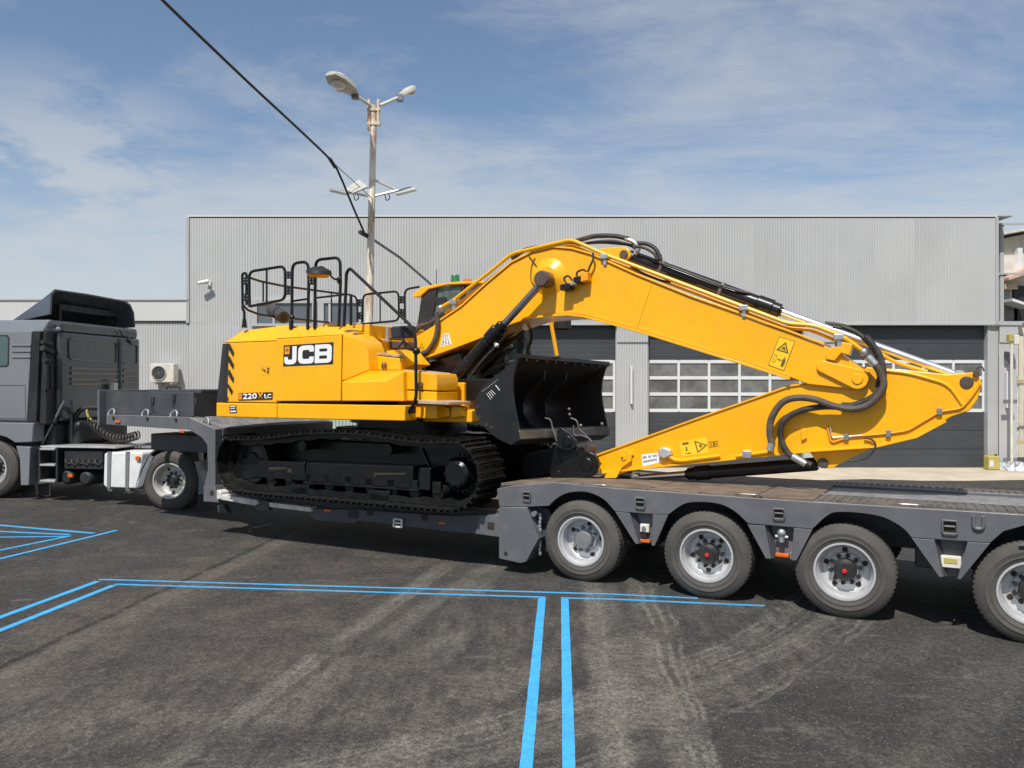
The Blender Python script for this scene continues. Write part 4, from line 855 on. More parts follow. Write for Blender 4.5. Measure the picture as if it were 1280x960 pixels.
for (y, x0, x1) in ((712, 435, 810), (752, 435, 810), (800, 435, 810), (838, 435, 810), (728, 855, 965), (775, 855, 965), (822, 855, 965)):
    a, b = TK.s(*zC(x0, y-8), sR), TK.s(*zC(x1, y+(12 if x0 < 500 else 4)-8), sR); MB().tube([(sR, a[1], a[2]), (sR, b[1], a[2])], .030, 8).build('rear_pressing', 'truckback', tk)
a = TK.s(*zC(832, 600), sR); MB().tube([(sR-.01, a[1], 1.6), (sR-.01, a[1], 3.1)], .06, 10).build('rear_rib', 'truckback', tk)
a = TK.s(*zC(365, 600), sR); MB().tube([(sR-.02, a[1]-.02, 1.6), (sR-.02, a[1]-.02, 3.1)], .07, 10).build('rear_rib', 'truckback', tk)
# roof deflector: open shell seen from behind
R0_ = [TK.s(*z1(*p), sR-.02) for p in ((186, 158), (190, 80), (205, 64), (330, 82), (470, 108), (490, 122), (503, 152), (508, 208))]
def deflect(k, ins):
    cy = sum(p[1] for p in R0_)/len(R0_)
    return [(p[0]-k*1.0, cy+(p[1]-cy)*(1-.18*k)*(1-ins), 3.3+(p[2]-3.3)*(1-.93*k)*(1-ins*1.2)) for p in R0_]
sh = MB(); out = [deflect(k, 0) for k in (0, .2, .45, .75, 1)]; inn = [deflect(k, .035) for k in (0, .2, .45, .75, 1)]
n = len(R0_); rings = []
mb = MB(); V = [p for r in out for p in r]+[p for r in inn for p in r]; no = 5*n
F = []
for i in range(4):
    for j in range(n-1): F.append((i*n+j, i*n+j+1, (i+1)*n+j+1, (i+1)*n+j)); F.append((no+i*n+j, no+(i+1)*n+j, no+(i+1)*n+j+1, no+i*n+j+1))
for j in range(n-1): F.append((j, no+j, no+j+1, j+1))
for i in range(4): F.append((i*n, (i+1)*n, no+(i+1)*n, no+i*n)); F.append((i*n+n-1, no+i*n+n-1, no+(i+1)*n+n-1, (i+1)*n+n-1))
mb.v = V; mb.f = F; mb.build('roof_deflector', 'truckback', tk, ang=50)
a, b = TK.s(*z1(220, 120), sR-.35), TK.s(*z1(430, 160), sR-.35)
o = MB().box((sR-.36, a[1], a[2]-.12), (sR-.30, b[1], a[2]-.0)).build('deflector_brace', 'plastic', tk, .01)
hb = MB()
for k in range(6): y = a[1]+(b[1]-a[1])*(k+.7)/6.5; hb.cyl((sR-.299, y, a[2]-.06), (sR-.296, y, a[2]-.06), .022, n=10)
tag(hb.build('brace_hole', 'gap', o), kind='stuff')
for y in (a[1]-.03, b[1]+.0): MB().box((sR-.36, y, 3.32), (sR-.31, y+.05, a[2])).build('deflector_brace', 'plastic', tk)
for (x, y) in ((340, 395), (920, 490)):
    q = TK.s(*zC(x, y), sR+.02); MB().sphere(q, .05, 10, 7).tube([q, (q[0]-.1, q[1]+.05, q[2]+.08)], .03).build('cab_bracket', 'hubgrey', tk)
q0 = TK.s(*zC(345, 370), sR); MB().tube(spline([TK.s(*zC(*p), sR+.03) for p in ((830, 400), (850, 440), (900, 480), (925, 520))]), .012).build('cable', 'plastic', tk)
q = TK.s(*zC(785, 850), sR+.1); MB().box((q[0]-.05, q[1]-.06, q[2]-.09), (q[0]+.05, q[1]+.06, q[2]+.07)).build('work_lamp', 'pale', tk, .02)
# lower cab, arch and front fairing
P_ = K(mp(z1, [(0, 560), (132, 566), (126, 638), (62, 640), (30, 620), (0, 612)])); MB().prism([(sF, P_[0][1]), *P_[1:], (sF, P_[-1][1])], -.04, .25).build('arch_panel', 'truck', tk, .02)
P_ = K(mp(z1, [(64, 652), (118, 655), (112, 800), (82, 800), (78, 700)])); MB().prism(P_, -.03, .22).build('front_fairing', 'truck', tk, .015)
P_ = K(mp(z1, [(80, 802), (190, 790), (190, 838), (80, 838)]), .35); MB().prism(P_, .35, .37).build('mud_flap', 'plastic', tk)
MB().box((sF, .3, .75), (sR-.1, CW-.3, 1.45)).build('engine_block', 'plastic', tk, .05)
MB().box((sR-.1, .55, 1.05), (sR+.25, 1.9, 1.5)).build('gearbox', 'plastic', tk, .1)
# chassis
MB().box((-4.5, .75, .72), (.75, .85, 1.0)).build('chassis_rail', 'plastic', tk); MB().box((-4.5, 1.6, .72), (.75, 1.7, 1.0)).build('chassis_rail', 'plastic', tk)
for s_ in (-1.9, -1.0, .6): MB().box((s_, .86, .75), (s_+.1, 1.59, .95)).build('cross_member', 'plastic', tk)
P_ = K(mp(z1, [(150, 652), (432, 643)]), .05); MB().box((P_[0][0], .05, P_[0][1]-.03), (P_[1][0], .62, P_[0][1])).build('catwalk', 'alu', tk, .008)
P_ = K(mp(z1, [(240, 668), (385, 742)]), .1); MB().box((P_[0][0], .10, P_[1][1]), (P_[1][0], .72, P_[0][1]-.0)).build('battery_box', 'plastic', tk, .02)
P_ = K(mp(z1, [(147, 657), (212, 790)]), .02)
st_ = MB()
for x in (P_[0][0], P_[1][0]): st_.box((x-.02, .02, P_[1][1]), (x+.02, .45, P_[0][1]-.0))
o = st_.build('step_frame', 'plastic', tk, .006)
for k in range(3):
    z = P_[1][1]+.01+(P_[0][1]-.06-P_[1][1])*k/2; MB().box((P_[0][0]+.022, .0, z), (P_[1][0]-.022, .3, z+.035)).build('step_tread', 'alu', o, .006)
MB().box((P_[0][0]-.0, .46, P_[1][1]+.02), (P_[1][0], .5, P_[0][1]-.03)).build('step_back', 'plastic', tk)
for c in ((248, 770), (318, 775)):
    q = K([z1(*c)], .12)[0]; MB().lathe([(0, 0), (.09, .0), (.125, .03), (.135, .06), (.135, .6)], (q[0], .12, q[1]), (0, 1, 0), 20, False).build('air_tank', 'plastic', tk)
P_ = K(mp(z1, [(256, 757), (274, 770)]), .10); MB().box((P_[0][0], .08, P_[1][1]), (P_[1][0], .119, P_[0][1])).build('side_marker', 'orange', tk, .005)
for k in range(6): q = K([z1(245+k*22, 712+4*(k % 2))], .09)[0]; MB().tube(spline([(q[0], .1, q[1]+.06), (q[0]+.04, .06, q[1]), (q[0]+.09, .09, q[1]-.03), (q[0]+.15, .1, q[1]+.04)]), .016, 6).build('air_line', 'hose', tk)
P_ = K(mp(z1, [(390, 682), (400, 676), (528, 676), (536, 684), (520, 805), (508, 812), (398, 808), (387, 800)])); ft = MB().prism(P_, .0, .58).build('fuel_tank', 'white', tk, .035, seg=3)
for x in (404, 472):
    A = K(mp(z1, [(x, 674), (x+15, 674), (x+11, 812), (x-2, 812)])); MB().prism(A, -.012, .02).build('tank_strap', 'hubgrey', ft, .004)
    q = K([z1(x+5, 818)])[0]; MB().box((q[0]-.04, .02, q[1]-.02), (q[0]+.04, .1, q[1]+.02)).build('strap_bolt', 'steel', ft)
P_ = K(mp(z1, [(512, 690), (528, 706)])); MB().box((P_[0][0], -.04, P_[1][1]), (P_[1][0], -.013, P_[0][1])).build('side_marker', 'orange', tk, .01)
# stays, duct, hoses
a, b = K(mp(z1, [(240, 484), (156, 648)]), .25); MB().tube([(a[0], .25, a[1]), (b[0], .25, b[1])], .018).build('stay', 'hubgrey', tk)
a, b = K(mp(z1, [(268, 480), (268, 640)]), .4); MB().tube([(a[0], .4, a[1]), (b[0], .4, b[1])], .018).build('stay', 'plastic', tk)
a = [TK.t(*z1(*p), .7) for p in ((285, 600), (283, 545), (300, 515), (340, 508), (385, 512))]; MB().tube(fillet(a, .15), .045, 12).build('air_duct', 'plastic', tk)
a = [TK.t(*z1(*p), .55) for p in ((325, 515), (330, 540), (345, 555), (360, 560))]; MB().tube(spline(a), .02, 8).build('suzi_plug', 'olive', tk)
for dt, ph in ((.5, 0), (.9, 1.5)):
    A, B = Vector(TK.t(*z1(335, 555), dt)), Vector(TK.t(*z1(515, 612), dt)); cpts = []
    for i in range(15*10+1):
        k = i/150; p = A*(1-k)+B*k; p.z -= .18*math.sin(math.pi*k); a = 2*math.pi*i/10+ph; cpts.append((p.x+.01*math.cos(a), p.y+.075*math.cos(a), p.z+.075*math.sin(a)))
    MB().tube(cpts, .014, 6).build('coiled_hose', 'hose', tk)
MB().tube(spline([TK.t(*z1(*p), .7) for p in ((430, 650), (470, 640), (520, 655), (560, 645), (600, 650))]), .03, 8).build('hose', 'hose', tk)
MB().box((-.62, .72, 1.0), (.45, 1.74, 1.12)).build('fifth_wheel', 'plastic', tk, .03); MB().box((-1.35, .6, 1.0), (-.7, 1.84, 1.05)).build('coupling_plate', 'hubgrey', tk, .01)
# wheels and mudguards
wq = K([z1(634, 784)])[0]
w0 = make_wheel(tk, (wq[0]+1.8, .0-1.22+.0, wq[1]), .515, .30, .55, 'drive'); w0.rotation_euler = (0, .7, 0)
dup_wheel(w0, tk, (wq[0]+1.8, CW-1.22, wq[1]), (0, 0, math.pi))
fq = K([z1(-30, 738)])[0]
w1 = dup_wheel(w0, tk, (fq[0]+1.8, -1.22-.02, fq[1])); dup_wheel(w0, tk, (fq[0]+1.8, CW-1.22+.02, fq[1]), (0, 0, math.pi))
g1 = K(mp(z1, [(512, 808), (530, 742), (556, 690), (600, 655), (648, 648), (700, 668), (735, 715), (752, 770), (755, 832)]))
MB().ribbon(g1[:5], .03, .0, .55).build('mudguard', 'truck', tk, .006); MB().ribbon(g1[4:6], .028, .02, .55).build('mudguard', 'truckback', tk); MB().prism(K(mp(z1, [(722, 712), (745, 770), (755, 800), (755, 836), (736, 836), (738, 780)])), .05, .5).build('mudguard', 'truck', tk, .006)
MB().prism(K(mp(z1, [(512, 812), (535, 742), (562, 686), (575, 694), (552, 745), (536, 800)])), -.005, .02).build('mudguard_lip', 'truck', tk)
P_ = K(mp(z1, [(738, 838), (776, 838), (800, 885), (742, 888)]), .1); MB().prism(P_, .1, .12).build('mud_flap', 'plastic', tk)
MB().cyl((wq[0], .3, wq[1]), (wq[0], CW-.3, wq[1]), .12, n=14).build('axle', 'plastic', tk); MB().cyl((fq[0], .3, fq[1]), (fq[0], CW-.3, fq[1]), .1, n=14).build('axle', 'plastic', tk)
q = K(mp(z1, [(752, 640), (748, 740)]), .3); MB().box((q[0][0]-.03, .3, q[1][1]-.1), (q[0][0]+.02, .36, q[0][1])).build('rear_bracket', 'pale', tk)

# ------------------------------------------------------------------ excavator
ex = thing('excavator', 'yellow tracked excavator with black bucket and folded boom riding on the lowbed trailer', 'excavator', TR, (-3.2, 1.27, .70))
E = lambda pts, t=-.08: TR.sz(pts, t)
B0 = OFF['excavator']
# --- tracks
tpx = [(286, 549.5), (305, 549.3), (325, 548.6), (340, 547), (355, 545), (370, 543), (385, 541.6), (410, 541), (440, 541.4), (465, 544.5), (487, 548), (515, 552.2), (540, 553.3)]
topz = E(tpx, -.22); cR, cL = (-1.55, 1.115), (-4.95, 1.115); rT = .405; zb = .708
loop = topz+[(cR[0]+rT*math.cos(R(a)), cR[1]+rT*math.sin(R(a))) for a in range(80, -91, -14)]+[(cR[0]+(cL[0]-cR[0])*k/8, zb+.0) for k in range(1, 8)]+[(cL[0]-rT*math.sin(R(a)), cL[1]-rT*math.cos(R(a))) for a in range(4, 165, 14)]
def resample(lp, N):
    P = [Vector(p) for p in lp]; P.append(P[0]); L = [0]
    for a, b in zip(P, P[1:]): L.append(L[-1]+(b-a).length)
    out = []
    for k in range(N):
        x = L[-1]*k/N; i = max(j for j in range(len(L)-1) if L[j] <= x); t = (x-L[i])/max(1e-6, L[i+1]-L[i]); out.append(P[i]*(1-t)+P[i+1]*t)
    return out
def build_track(t0, first=None):
    pts = resample(loop, 51); n = len(pts)
    inner = [p+((pts[(i-1) % n]-pts[(i+1) % n]).normalized().yx*Vector((-1, 1))*-.0) for i, p in enumerate(pts)]
    ch_ = MB(); rings = []
    for i, p in enumerate(pts):
        d = (pts[(i+1) % n]-pts[(i-1) % n]).normalized(); nr = Vector((-d.y, d.x))
        a, b = p-nr*.015, p-nr*(.095 if i % 2 else .075); rings.append([(a.x, t0+.17, a.y), (a.x, t0+.43, a.y), (b.x, t0+.43, b.y), (b.x, t0+.17, b.y)])
    ch_.loft(rings, closed=True); tk_ = ch_.build('track', 'blacksteel', ex)
    proto = first
    for i, p in enumerate(pts):
        q = pts[(i+1) % n]; c = (p+q)/2; d = (q-p).normalized(); th = math.atan2(-d.y, d.x); L = (q-p).length
        loc = (c.x-B0[0], t0+.3-B0[1], c.y-B0[2])
        if proto is None:
            m = MB().box((-L*.5, -.3, -.008), (L*.54, .3, .004))
            for x in (-L*.44, -L*.0, L*.47): m.loft([[(x-.012, -.3, .003), (x+.012, -.3, .003), (x+.006, -.3, .036), (x-.006, -.3, .036)], [(x-.012, .3, .003), (x+.012, .3, .003), (x+.006, .3, .036), (x-.006, .3, .036)]])
            for y in (-.09, .09):
                for x in (-.05, .045): m.cyl((x, y, .004), (x, y, .018), .014, n=6)
            proto = m.build('track_shoe', 'blacksteel', tk_, loc=loc, local=True, ang=20); proto.rotation_euler = (0, th, 0)
        else: share(proto, tk_, loc, (0, th, 0))
    return tk_, proto
tA, shoe = build_track(-.22); build_track(2.16, shoe)
def frame_side(t, out):
    far = out > 0
    def pr(pts, a, b, name, m='black', bev=.012, tt=None): 
        p = E(pts, t if tt is None else tt)
        if far: a, b = 2.54-b, 2.54-a
        return MB().prism(p, a, b).build(name, m, ex, bev)
    q = lambda pts: mp(zA, pts)
    pr(q([(240, 340), (432, 345), (425, 485), (262, 520), (240, 420)]), .02, .4, 'track_frame')
    pr(q([(432, 350), (500, 358), (780, 370), (805, 372), (800, 520), (440, 492), (424, 500)]), -.02, .4, 'track_frame')
    pr([zA(822, 375)]+mp(zB, [(150, 392), (488, 408), (490, 490), (625, 418), (618, 600), (540, 585)])+[zA(1280, 545), zA(800, 528)], -.03, .4, 'track_frame') if False else None
    pr([zA(822, 372), zB(160, 395), zB(490, 405), zB(488, 585), zB(0, 548), zA(805, 525)], -.03, .4, 'track_frame')
    pr(mp(zB, [(535, 415), (622, 415), (618, 600), (530, 590)]), -.01, .4, 'track_frame')
    pr(mp(zB, [(500, 420), (530, 420), (528, 585), (498, 580)]), .05, .4, 'track_frame')
    pr([zB(0, 548), zB(540, 588), zB(540, 600), zB(0, 560), zA(805, 538), zA(805, 526)], -.06, .0, 'frame_lip', bev=.004)
    pr(mp(zB, [(180, 455), (430, 455), (430, 470), (200, 475), (180, 500)]), -.034, .0, 'frame_recess', 'gap', .004)
    pr(mp(zA, [(520, 410), (665, 412), (660, 425), (520, 435)]), -.024, .0, 'frame_recess', 'gap', .003); pr(mp(zA, [(668, 420), (702, 422), (702, 458), (668, 455)]), -.024, .0, 'frame_recess', 'gap', .003)
    for a, z_ in (((705, 545, 850, 640), zA), ((135, 590, 310, 690), zB)):
        x0, y0, x1, y1 = a; pr([z_(x0, y0), z_(x1, y0+8), z_(x1, y1), z_(x1-20, y1+10), z_(x0+20, y1+8), z_(x0, y1-15)], -.05, .25, 'track_guard')
    px0, px1 = -4.55, -1.85
    for k in range(9):
        s_ = px0+(px1-px0)*k/8; ya, yb = (.0, .36) if not far else (2.18, 2.54)
        MB().lathe([(.03, .0), (.075, .0), (.085, .02), (.085, .30), (.07, .34)], (s_, ya, .86), (0, 1, 0), 18).build('track_roller', 'blacksteel', ex)
        MB().box((s_-.06, ya-.03 if not far else 2.5, .86), (s_+.06, ya+.02 if not far else 2.57, 1.0)).build('roller_bracket', 'black', ex, .01)
    for s_ in (-4.0, -2.6): MB().cyl((s_, .0 if not far else 2.2, 1.36), (s_, .34 if not far else 2.54, 1.36), .07, n=16).build('carrier_roller', 'blacksteel', ex)
    ty = -.06 if not far else 2.6; ay = 1 if not far else -1
    MB().lathe([(.0, -.03), (.13, -.03), (.165, .0), (.175, .05), (.20, .08), (.2, .3)], (cR[0], ty, cR[1]-.0), (0, ay, 0), 28, False).build('drive_motor', 'black', ex)
    bb = MB()
    for k in range(10): a = 2*math.pi*k/10; bb.cyl((cR[0]+.145*math.cos(a), ty-.02*ay, cR[1]+.145*math.sin(a)), (cR[0]+.145*math.cos(a), ty-.05*ay+.02*ay, cR[1]+.145*math.sin(a)), .014, n=6)
    tag(bb.build('motor_bolt', 'black', ex), kind='stuff')
    sp_ = []
    for k in range(21):
        for d_, r_ in ((-.25, .205), (-.12, .235), (.12, .235), (.25, .205)): a = 2*math.pi*(k+d_)/21; sp_.append((cR[0]+r_*math.cos(a), cR[1]+r_*math.sin(a)))
    MB().prism(sp_, .06 if not far else 2.42, .12 if not far else 2.48).build('sprocket', 'blacksteel', ex)
    MB().lathe([(.0, 0), (.1, 0), (.12, .03), (.22, .04), (.25, .0), (.31, .0), (.31, .24), (.0, .24)], (cL[0], .03 if not far else 2.51, cL[1]), (0, ay, 0), 28, False).build('idler', 'blacksteel', ex)
frame_side(-.02, -1); frame_side(-.02, 1)
for t0 in (.34, 2.16): MB().box((-5.1, t0, .76), (-1.5, t0+.04, 1.44)).build('dark_infill', 'black', ex)  # added black plates that darken the hollow inside each track
MB().prism([(-4.3, 1.02), (-2.1, 1.02), (-2.3, 1.42), (-4.1, 1.42)], .3, 2.24).build('undercarriage', 'black', ex, .03)
MB().lathe([(.72, 0), (.72, .10), (.80, .10), (.80, .17), (.76, .17), (.76, .23), (.85, .23), (.85, .32)], (-3.12, 1.27, 1.42), (0, 0, 1), 44).build('slew_ring', 'black', ex)
# --- house
def side(pts, t, th, name, m='yellow', bev=.012, z=z2): return MB().prism(E(mp(z, pts), t), t, t+th).build(name, m, ex, bev)
sH = E([z2(40, 748), z2(905, 748)]); zs0, zs1 = E([z2(100, 818)])[0][1], E([z2(100, 750)])[0][1]
# counterweight, rounded behind
def cwring(z, sb, ins, k=0.): 
    a = -4.375; w0, w1 = -.08+ins, 2.62-ins
    return [(a, w0, z), (-5.27+k, w0, z), (sb+.13, w0+.05, z), (sb+.03, w0+.22, z), (sb, w0+.6, z), (sb-.04, 1.27, z), (sb, w1-.6, z), (sb+.03, w1-.22, z), (sb+.13, w1-.05, z), (-5.27+k, w1, z), (a, w1, z)]
zt = E([z2(125, 413)])[0][1]; zb_ = E([z2(78, 474)])[0][1]
MB().loft([cwring(zs0, -5.69, .0, -.24), cwring(zs1-.006, -5.69, 0, -.24)]).build('counterweight_base', 'yellow', ex, .015)
cwb = MB().loft([cwring(zs1+.004, -5.69, .006, -.12), cwring(zb_-.004, -5.57, .006, -.06)]).build('counterweight', 'yellow', ex, .012)
zh_ = E([z2(312, 395)], .14)[0][1]; ctop = [(p[0], p[1], p[2]+((zh_-zt) if i in (0, 10) else 0)) for i, p in enumerate(cwring(zt, -5.30, .22, .04))]
MB().loft([cwring(zb_+.004, -5.57, .004, -.06), ctop]).build('counterweight_top', 'yellow', ex, .015)
# black rear panel with chevrons on the corner
def cwp(z, i0=1, i1=9, out=.004):
    f = (z-zs1)/(zb_-zs1); sb = -5.69+.12*f; r_ = cwring(z, sb-out, .006-out, -.12+.06*f)
    return r_[i0:i1+1]
lo, hi = cwp(zs1+.006), cwp(zb_-.012); lo = [(-5.31, lo[0][1], lo[0][2])]+lo+[(-5.31, lo[-1][1], lo[-1][2])]
hi = [(-5.275, hi[0][1], hi[0][2])]+hi+[(-5.275, hi[-1][1], hi[-1][2])]
n = len(lo); bk = MB(); cen = (-4.9, 1.27)
inn = lambda r_: [(p[0]+.03, p[1]+(.02 if p[1] < 1.27 else -.02), p[2]) for p in r_]
bk.v = lo+hi+inn(lo)+inn(hi); bk.f = [(i, i+1, n+i+1, n+i) for i in range(n-1)]+[(2*n+i, 3*n+i, 3*n+i+1, 2*n+i+1) for i in range(n-1)]+[(n+i, n+i+1, 3*n+i+1, 3*n+i) for i in range(n-1)]+[(i, 2*n+i, 2*n+i+1, i+1) for i in range(n-1)]+[(0, n, 3*n, 2*n), (n-1, 3*n-1, 4*n-1, 2*n-1)]
bk.build('rear_panel', 'decalblack', cwb)
sq = lambda pts, t: E(pts, t)
zH = zo(265, 420, 9.143)
tD = -.0835
def print_(name, px, m, z, par=None, t=tD):
    P_ = E(mp(z, px), t); me = bpy.data.meshes.new(name)
    o = MB().prism(P_, t, t+.0015).build(name, m, par or cwb); return o
for y in (85, 230, 385, 540):
    print_('chevron', [(188, y), (200, y), (248, y+95), (242, y+155), (184, y+60)] if y < 500 else [(182, y), (236, y+85), (222, y+135), (178, y+45)], 'decalblack', zH)
print_('chevron', [(177, 690), (188, 712), (174, 752)], 'decalblack', zH)
c220 = E(mp(zH, [(297, 655), (690, 640), (686, 722), (297, 733)]), tD-.002)
P220 = flat2d('model_plate', [rect(0, 0, 1, 1)], 'decalblack', cwb, TR, tD, c220)
flat2d('plate_mark', [rect(.008, .10, .115, .90)], 'decalamber', cwb, TR, tD-.002, c220)
flat2d('plate_mark', [[(.04, .3), (.085, .5), (.04, .7), (.052, .5)]], 'decalline', cwb, TR, tD-.004, c220)
text2d('plate_lettering', '220', 'decalwhite', cwb, tD-.002, c220, (.14, .10, .56, .92), .035)
text2d('plate_lettering', 'X', 'decalamber', cwb, tD-.002, c220, (.58, .05, .74, .93), .03)
text2d('plate_lettering', 'LC', 'decalwhite', cwb, tD-.002, c220, (.77, .26, .975, .88), .035)
cA = E(mp(zH, [(560, 352), (672, 352), (668, 438), (556, 440)]), tD)
for r_ in (rect(.0, .0, 1, .012), rect(0, .985, 1, 1)): flat2d('warning_sticker', [r_], 'decalline', cwb, TR, tD, cA)
flat2d('warning_sticker', [[(.08, .18), (.22, .3), (.2, .5), (.1, .4)], [(.25, .42), (.45, .3), (.42, .75), (.33, .6)], [(.6, .1), (.85, .12), (.8, .35), (.65, .4)], [(.6, .52), (.82, .5), (.8, .78), (.62, .82)]], 'decalline', cwb, TR, tD, cA)
cA = E(mp(zH, [(188, 792), (278, 790), (285, 880), (198, 884)]), tD-.003)
cbs = [o for o in sc.objects if o.name == 'counterweight_base'][0]
flat2d('warning_sticker', [[(0, .12), (.12, 0), (.9, 0), (1, .14), (.9, .45), (1, .6), (1, .9), (.88, 1), (.1, 1), (0, .86), (0, .62), (.12, .48)]], 'decalblack', cbs, TR, tD, cA)
flat2d('warning_sticker', [rect(.12, .08, .88, .2), rect(.25, .33, .42, .48), rect(.5, .33, .75, .48), rect(.1, .68, .9, .86)], 'decalwhite', cbs, TR, tD-.002, cA)
# engine side door, top bevel, swoop and tool box
MB().box((-4.42, .0, zs0+.02), (-3.3, 2.54, 2.60)).build('house_core', 'gap', ex)
MB().box((-2.95, .7, zs0+.02), (-1.9, 2.5, 2.2)).build('platform', 'yellow', ex, .02)
zd = lambda pts, t=-.08: E(mp(z2, pts), t)
dq = zd([(316, 457), (617, 438), (612, 743), (311, 744)])
door = MB().prism(dq, -.08, .0).build('engine_door', 'yellow', ex, .01)
tb_ = zd([(312, 455), (622, 436)]); tu = zd([(312, 395), (345, 397), (635, 402)], .14)
MB().loft([[(tb_[0][0], -.076, tb_[0][1]), (tb_[1][0], -.076, tb_[1][1]), (tb_[1][0], .3, tb_[1][1]), (tb_[0][0], .3, tb_[0][1])], [(tu[0][0], .14, tu[0][1]), (tu[2][0], .14, tu[2][1]), (tu[2][0], .4, tu[2][1]), (tu[0][0], .4, tu[0][1])]]).build('engine_hood', 'yellow', ex, .014)
MB().box((-4.36, .405, 2.6), (-3.2, 2.55, tu[0][1]-.01)).build('engine_hood', 'yellow', ex, .02)
hs = zd([(540, 392), (690, 392)], .5); MB().prism([(hs[0][0], hs[0][1]-.15), (hs[1][0]+.1, hs[1][1]-.15), (hs[1][0], hs[1][1]+.02), (hs[0][0], hs[0][1]+.02)], .42, 1.0).build('hood_bulge', 'yellow', ex, .04)
# skirt
MB().prism(zd([(118, 752), (908, 749), (905, 822), (118, 820)]) if False else [(-4.365, zs0), (zd([(908, 749)])[0][0], zs0+.01), (zd([(910, 749)])[0][0], zs1-.006), (-4.365, zs1-.006)], -.08, .2).build('lower_skirt', 'yellow', ex, .014)
# swoop
A3 = lambda p, t: TR.t(*z2(*p), t)
a, b, c, d, e, f_, g_ = A3((622, 438), -.08), A3((617, 652), -.08), A3((745, 600), .12), A3((740, 512), .14), A3((715, 470), .10), A3((637, 402), .14), A3((700, 440), .2)
sw = MB(); back = lambda p: (p[0], .5, p[2])
V = [a, b, c, d, e, f_, g_]; sw.v = V+[back(p) for p in V]
sw.f = [(0, 1, 2), (0, 2, 3), (0, 3, 4), (0, 4, 6), (0, 6, 5), (7, 9, 8), (7, 10, 9), (7, 11, 10), (7, 13, 11), (7, 12, 13), (0, 7, 8, 1), (1, 8, 9, 2), (2, 9, 10, 3), (3, 10, 11, 4), (4, 11, 13, 6), (6, 13, 12, 5), (5, 12, 7, 0)]
sw.build('swoop_panel', 'yellow', ex, .012, ang=50)
b2, c2 = A3((617, 656), -.08), A3((745, 603), .12); p1_, p2_ = A3((820, 652), -.08), A3((903, 606), .02); p3_, p4_ = A3((905, 744), .02), A3((820, 744), -.08); p5_ = A3((617, 744), -.08); p6 = (p2_[0]-.02, .3, p2_[2]+.015)
tb2 = MB(); V = [b2, p1_, p4_, p5_, p2_, p3_, c2, p6]; n = len(V)
bk2 = [(p5_[0], .5, p5_[2]), (p3_[0], .5, p3_[2]), (c2[0], .5, c2[2]), (b2[0], .5, c2[2]), (p6[0], .5, p6[2])]
tb2.v = V+bk2; tb2.f = [(3, 2, 1, 0), (2, 5, 4, 1), (0, 1, 4, 7, 6), (4, 5, 9, 12, 7), (6, 7, 12, 10), (0, 6, 10, 11), (3, 0, 11, 8), (8, 9, 5, 2, 3), (8, 11, 10, 12, 9)]
tb2.build('tool_box', 'yellow', ex, .014, ang=50)
# steps
side([(905, 602), (1048, 618), (1057, 640), (1056, 696), (905, 690)], .10, .5, 'step_box'); side([(905, 695), (1056, 701), (1056, 745), (905, 742)], .10, .5, 'step_box')
MB().prism(zd([(900, 598), (1040, 612), (1046, 618), (903, 604)], .12), .12, .5).build('step_tread', 'tan', ex)
side([(742, 530), (880, 545), (890, 560), (890, 602), (742, 600)], .32, .5, 'step_box'); MB().prism(zd([(740, 514), (870, 530), (876, 540), (742, 526)], .32), .32, .8).build('step_tread', 'tan', ex)
side([(820, 512), (880, 505), (905, 520), (950, 575), (905, 590), (890, 545), (830, 528)], .45, .4, 'step_cover'); side([(700, 437), (806, 458), (806, 520), (742, 518), (730, 470)], .55, .6, 'fluid_tank')
for pts in (([(805, 448), (835, 450), (835, 500), (805, 500)]), ([(815, 470), (900, 468), (905, 500), (815, 500)])): side(pts, .7, .3, 'hydraulic_block', 'pinsteel')
q = A3((828, 470), .62); MB().cyl(q, (q[0], q[1], q[2]+.2), .03).build('filler', 'steel', ex)
for px in ((807, 580), (820, 580), (975, 672), (988, 672)): q = A3(px, .30 if px[0] < 900 else .085); MB().tube([(q[0], q[1], q[2]+.04), (q[0]+.0, q[1]-.02, q[2]), (q[0], q[1], q[2]-.05)], .012, 6).build('latch', 'pinsteel', ex)
side([(918, 765), (1055, 762), (1055, 826), (915, 822)], .16, .4, 'front_skirt'); MB().prism(zd([(970, 738), (1110, 748), (1112, 762), (968, 756)], -.02), -.02, .5).build('step_plate', 'tan', ex, .006)
MB().prism([(-2.35, zs0-.02), (-1.62, zs0-.02), (-1.62, zs0+.14), (-2.35, zs0+.14)], .42, 2.4).build('swing_frame', 'yellow', ex, .02)
for x0, x1 in ((1060, 1110), (1120, 1165)): side([(x0, 780), (x0+20, 765), (x1, 775), (x1+5, 815), (x0, 822)], .30, .2, 'frame_bracket', z=z2)
bb = MB()
for k in range(6): q = A3((1072+k*16, 808), .36); bb.cyl(q, (q[0], q[1]-.03, q[2]), .018, n=8)
tag(bb.build('frame_bolt', 'pinsteel', ex), kind='stuff')
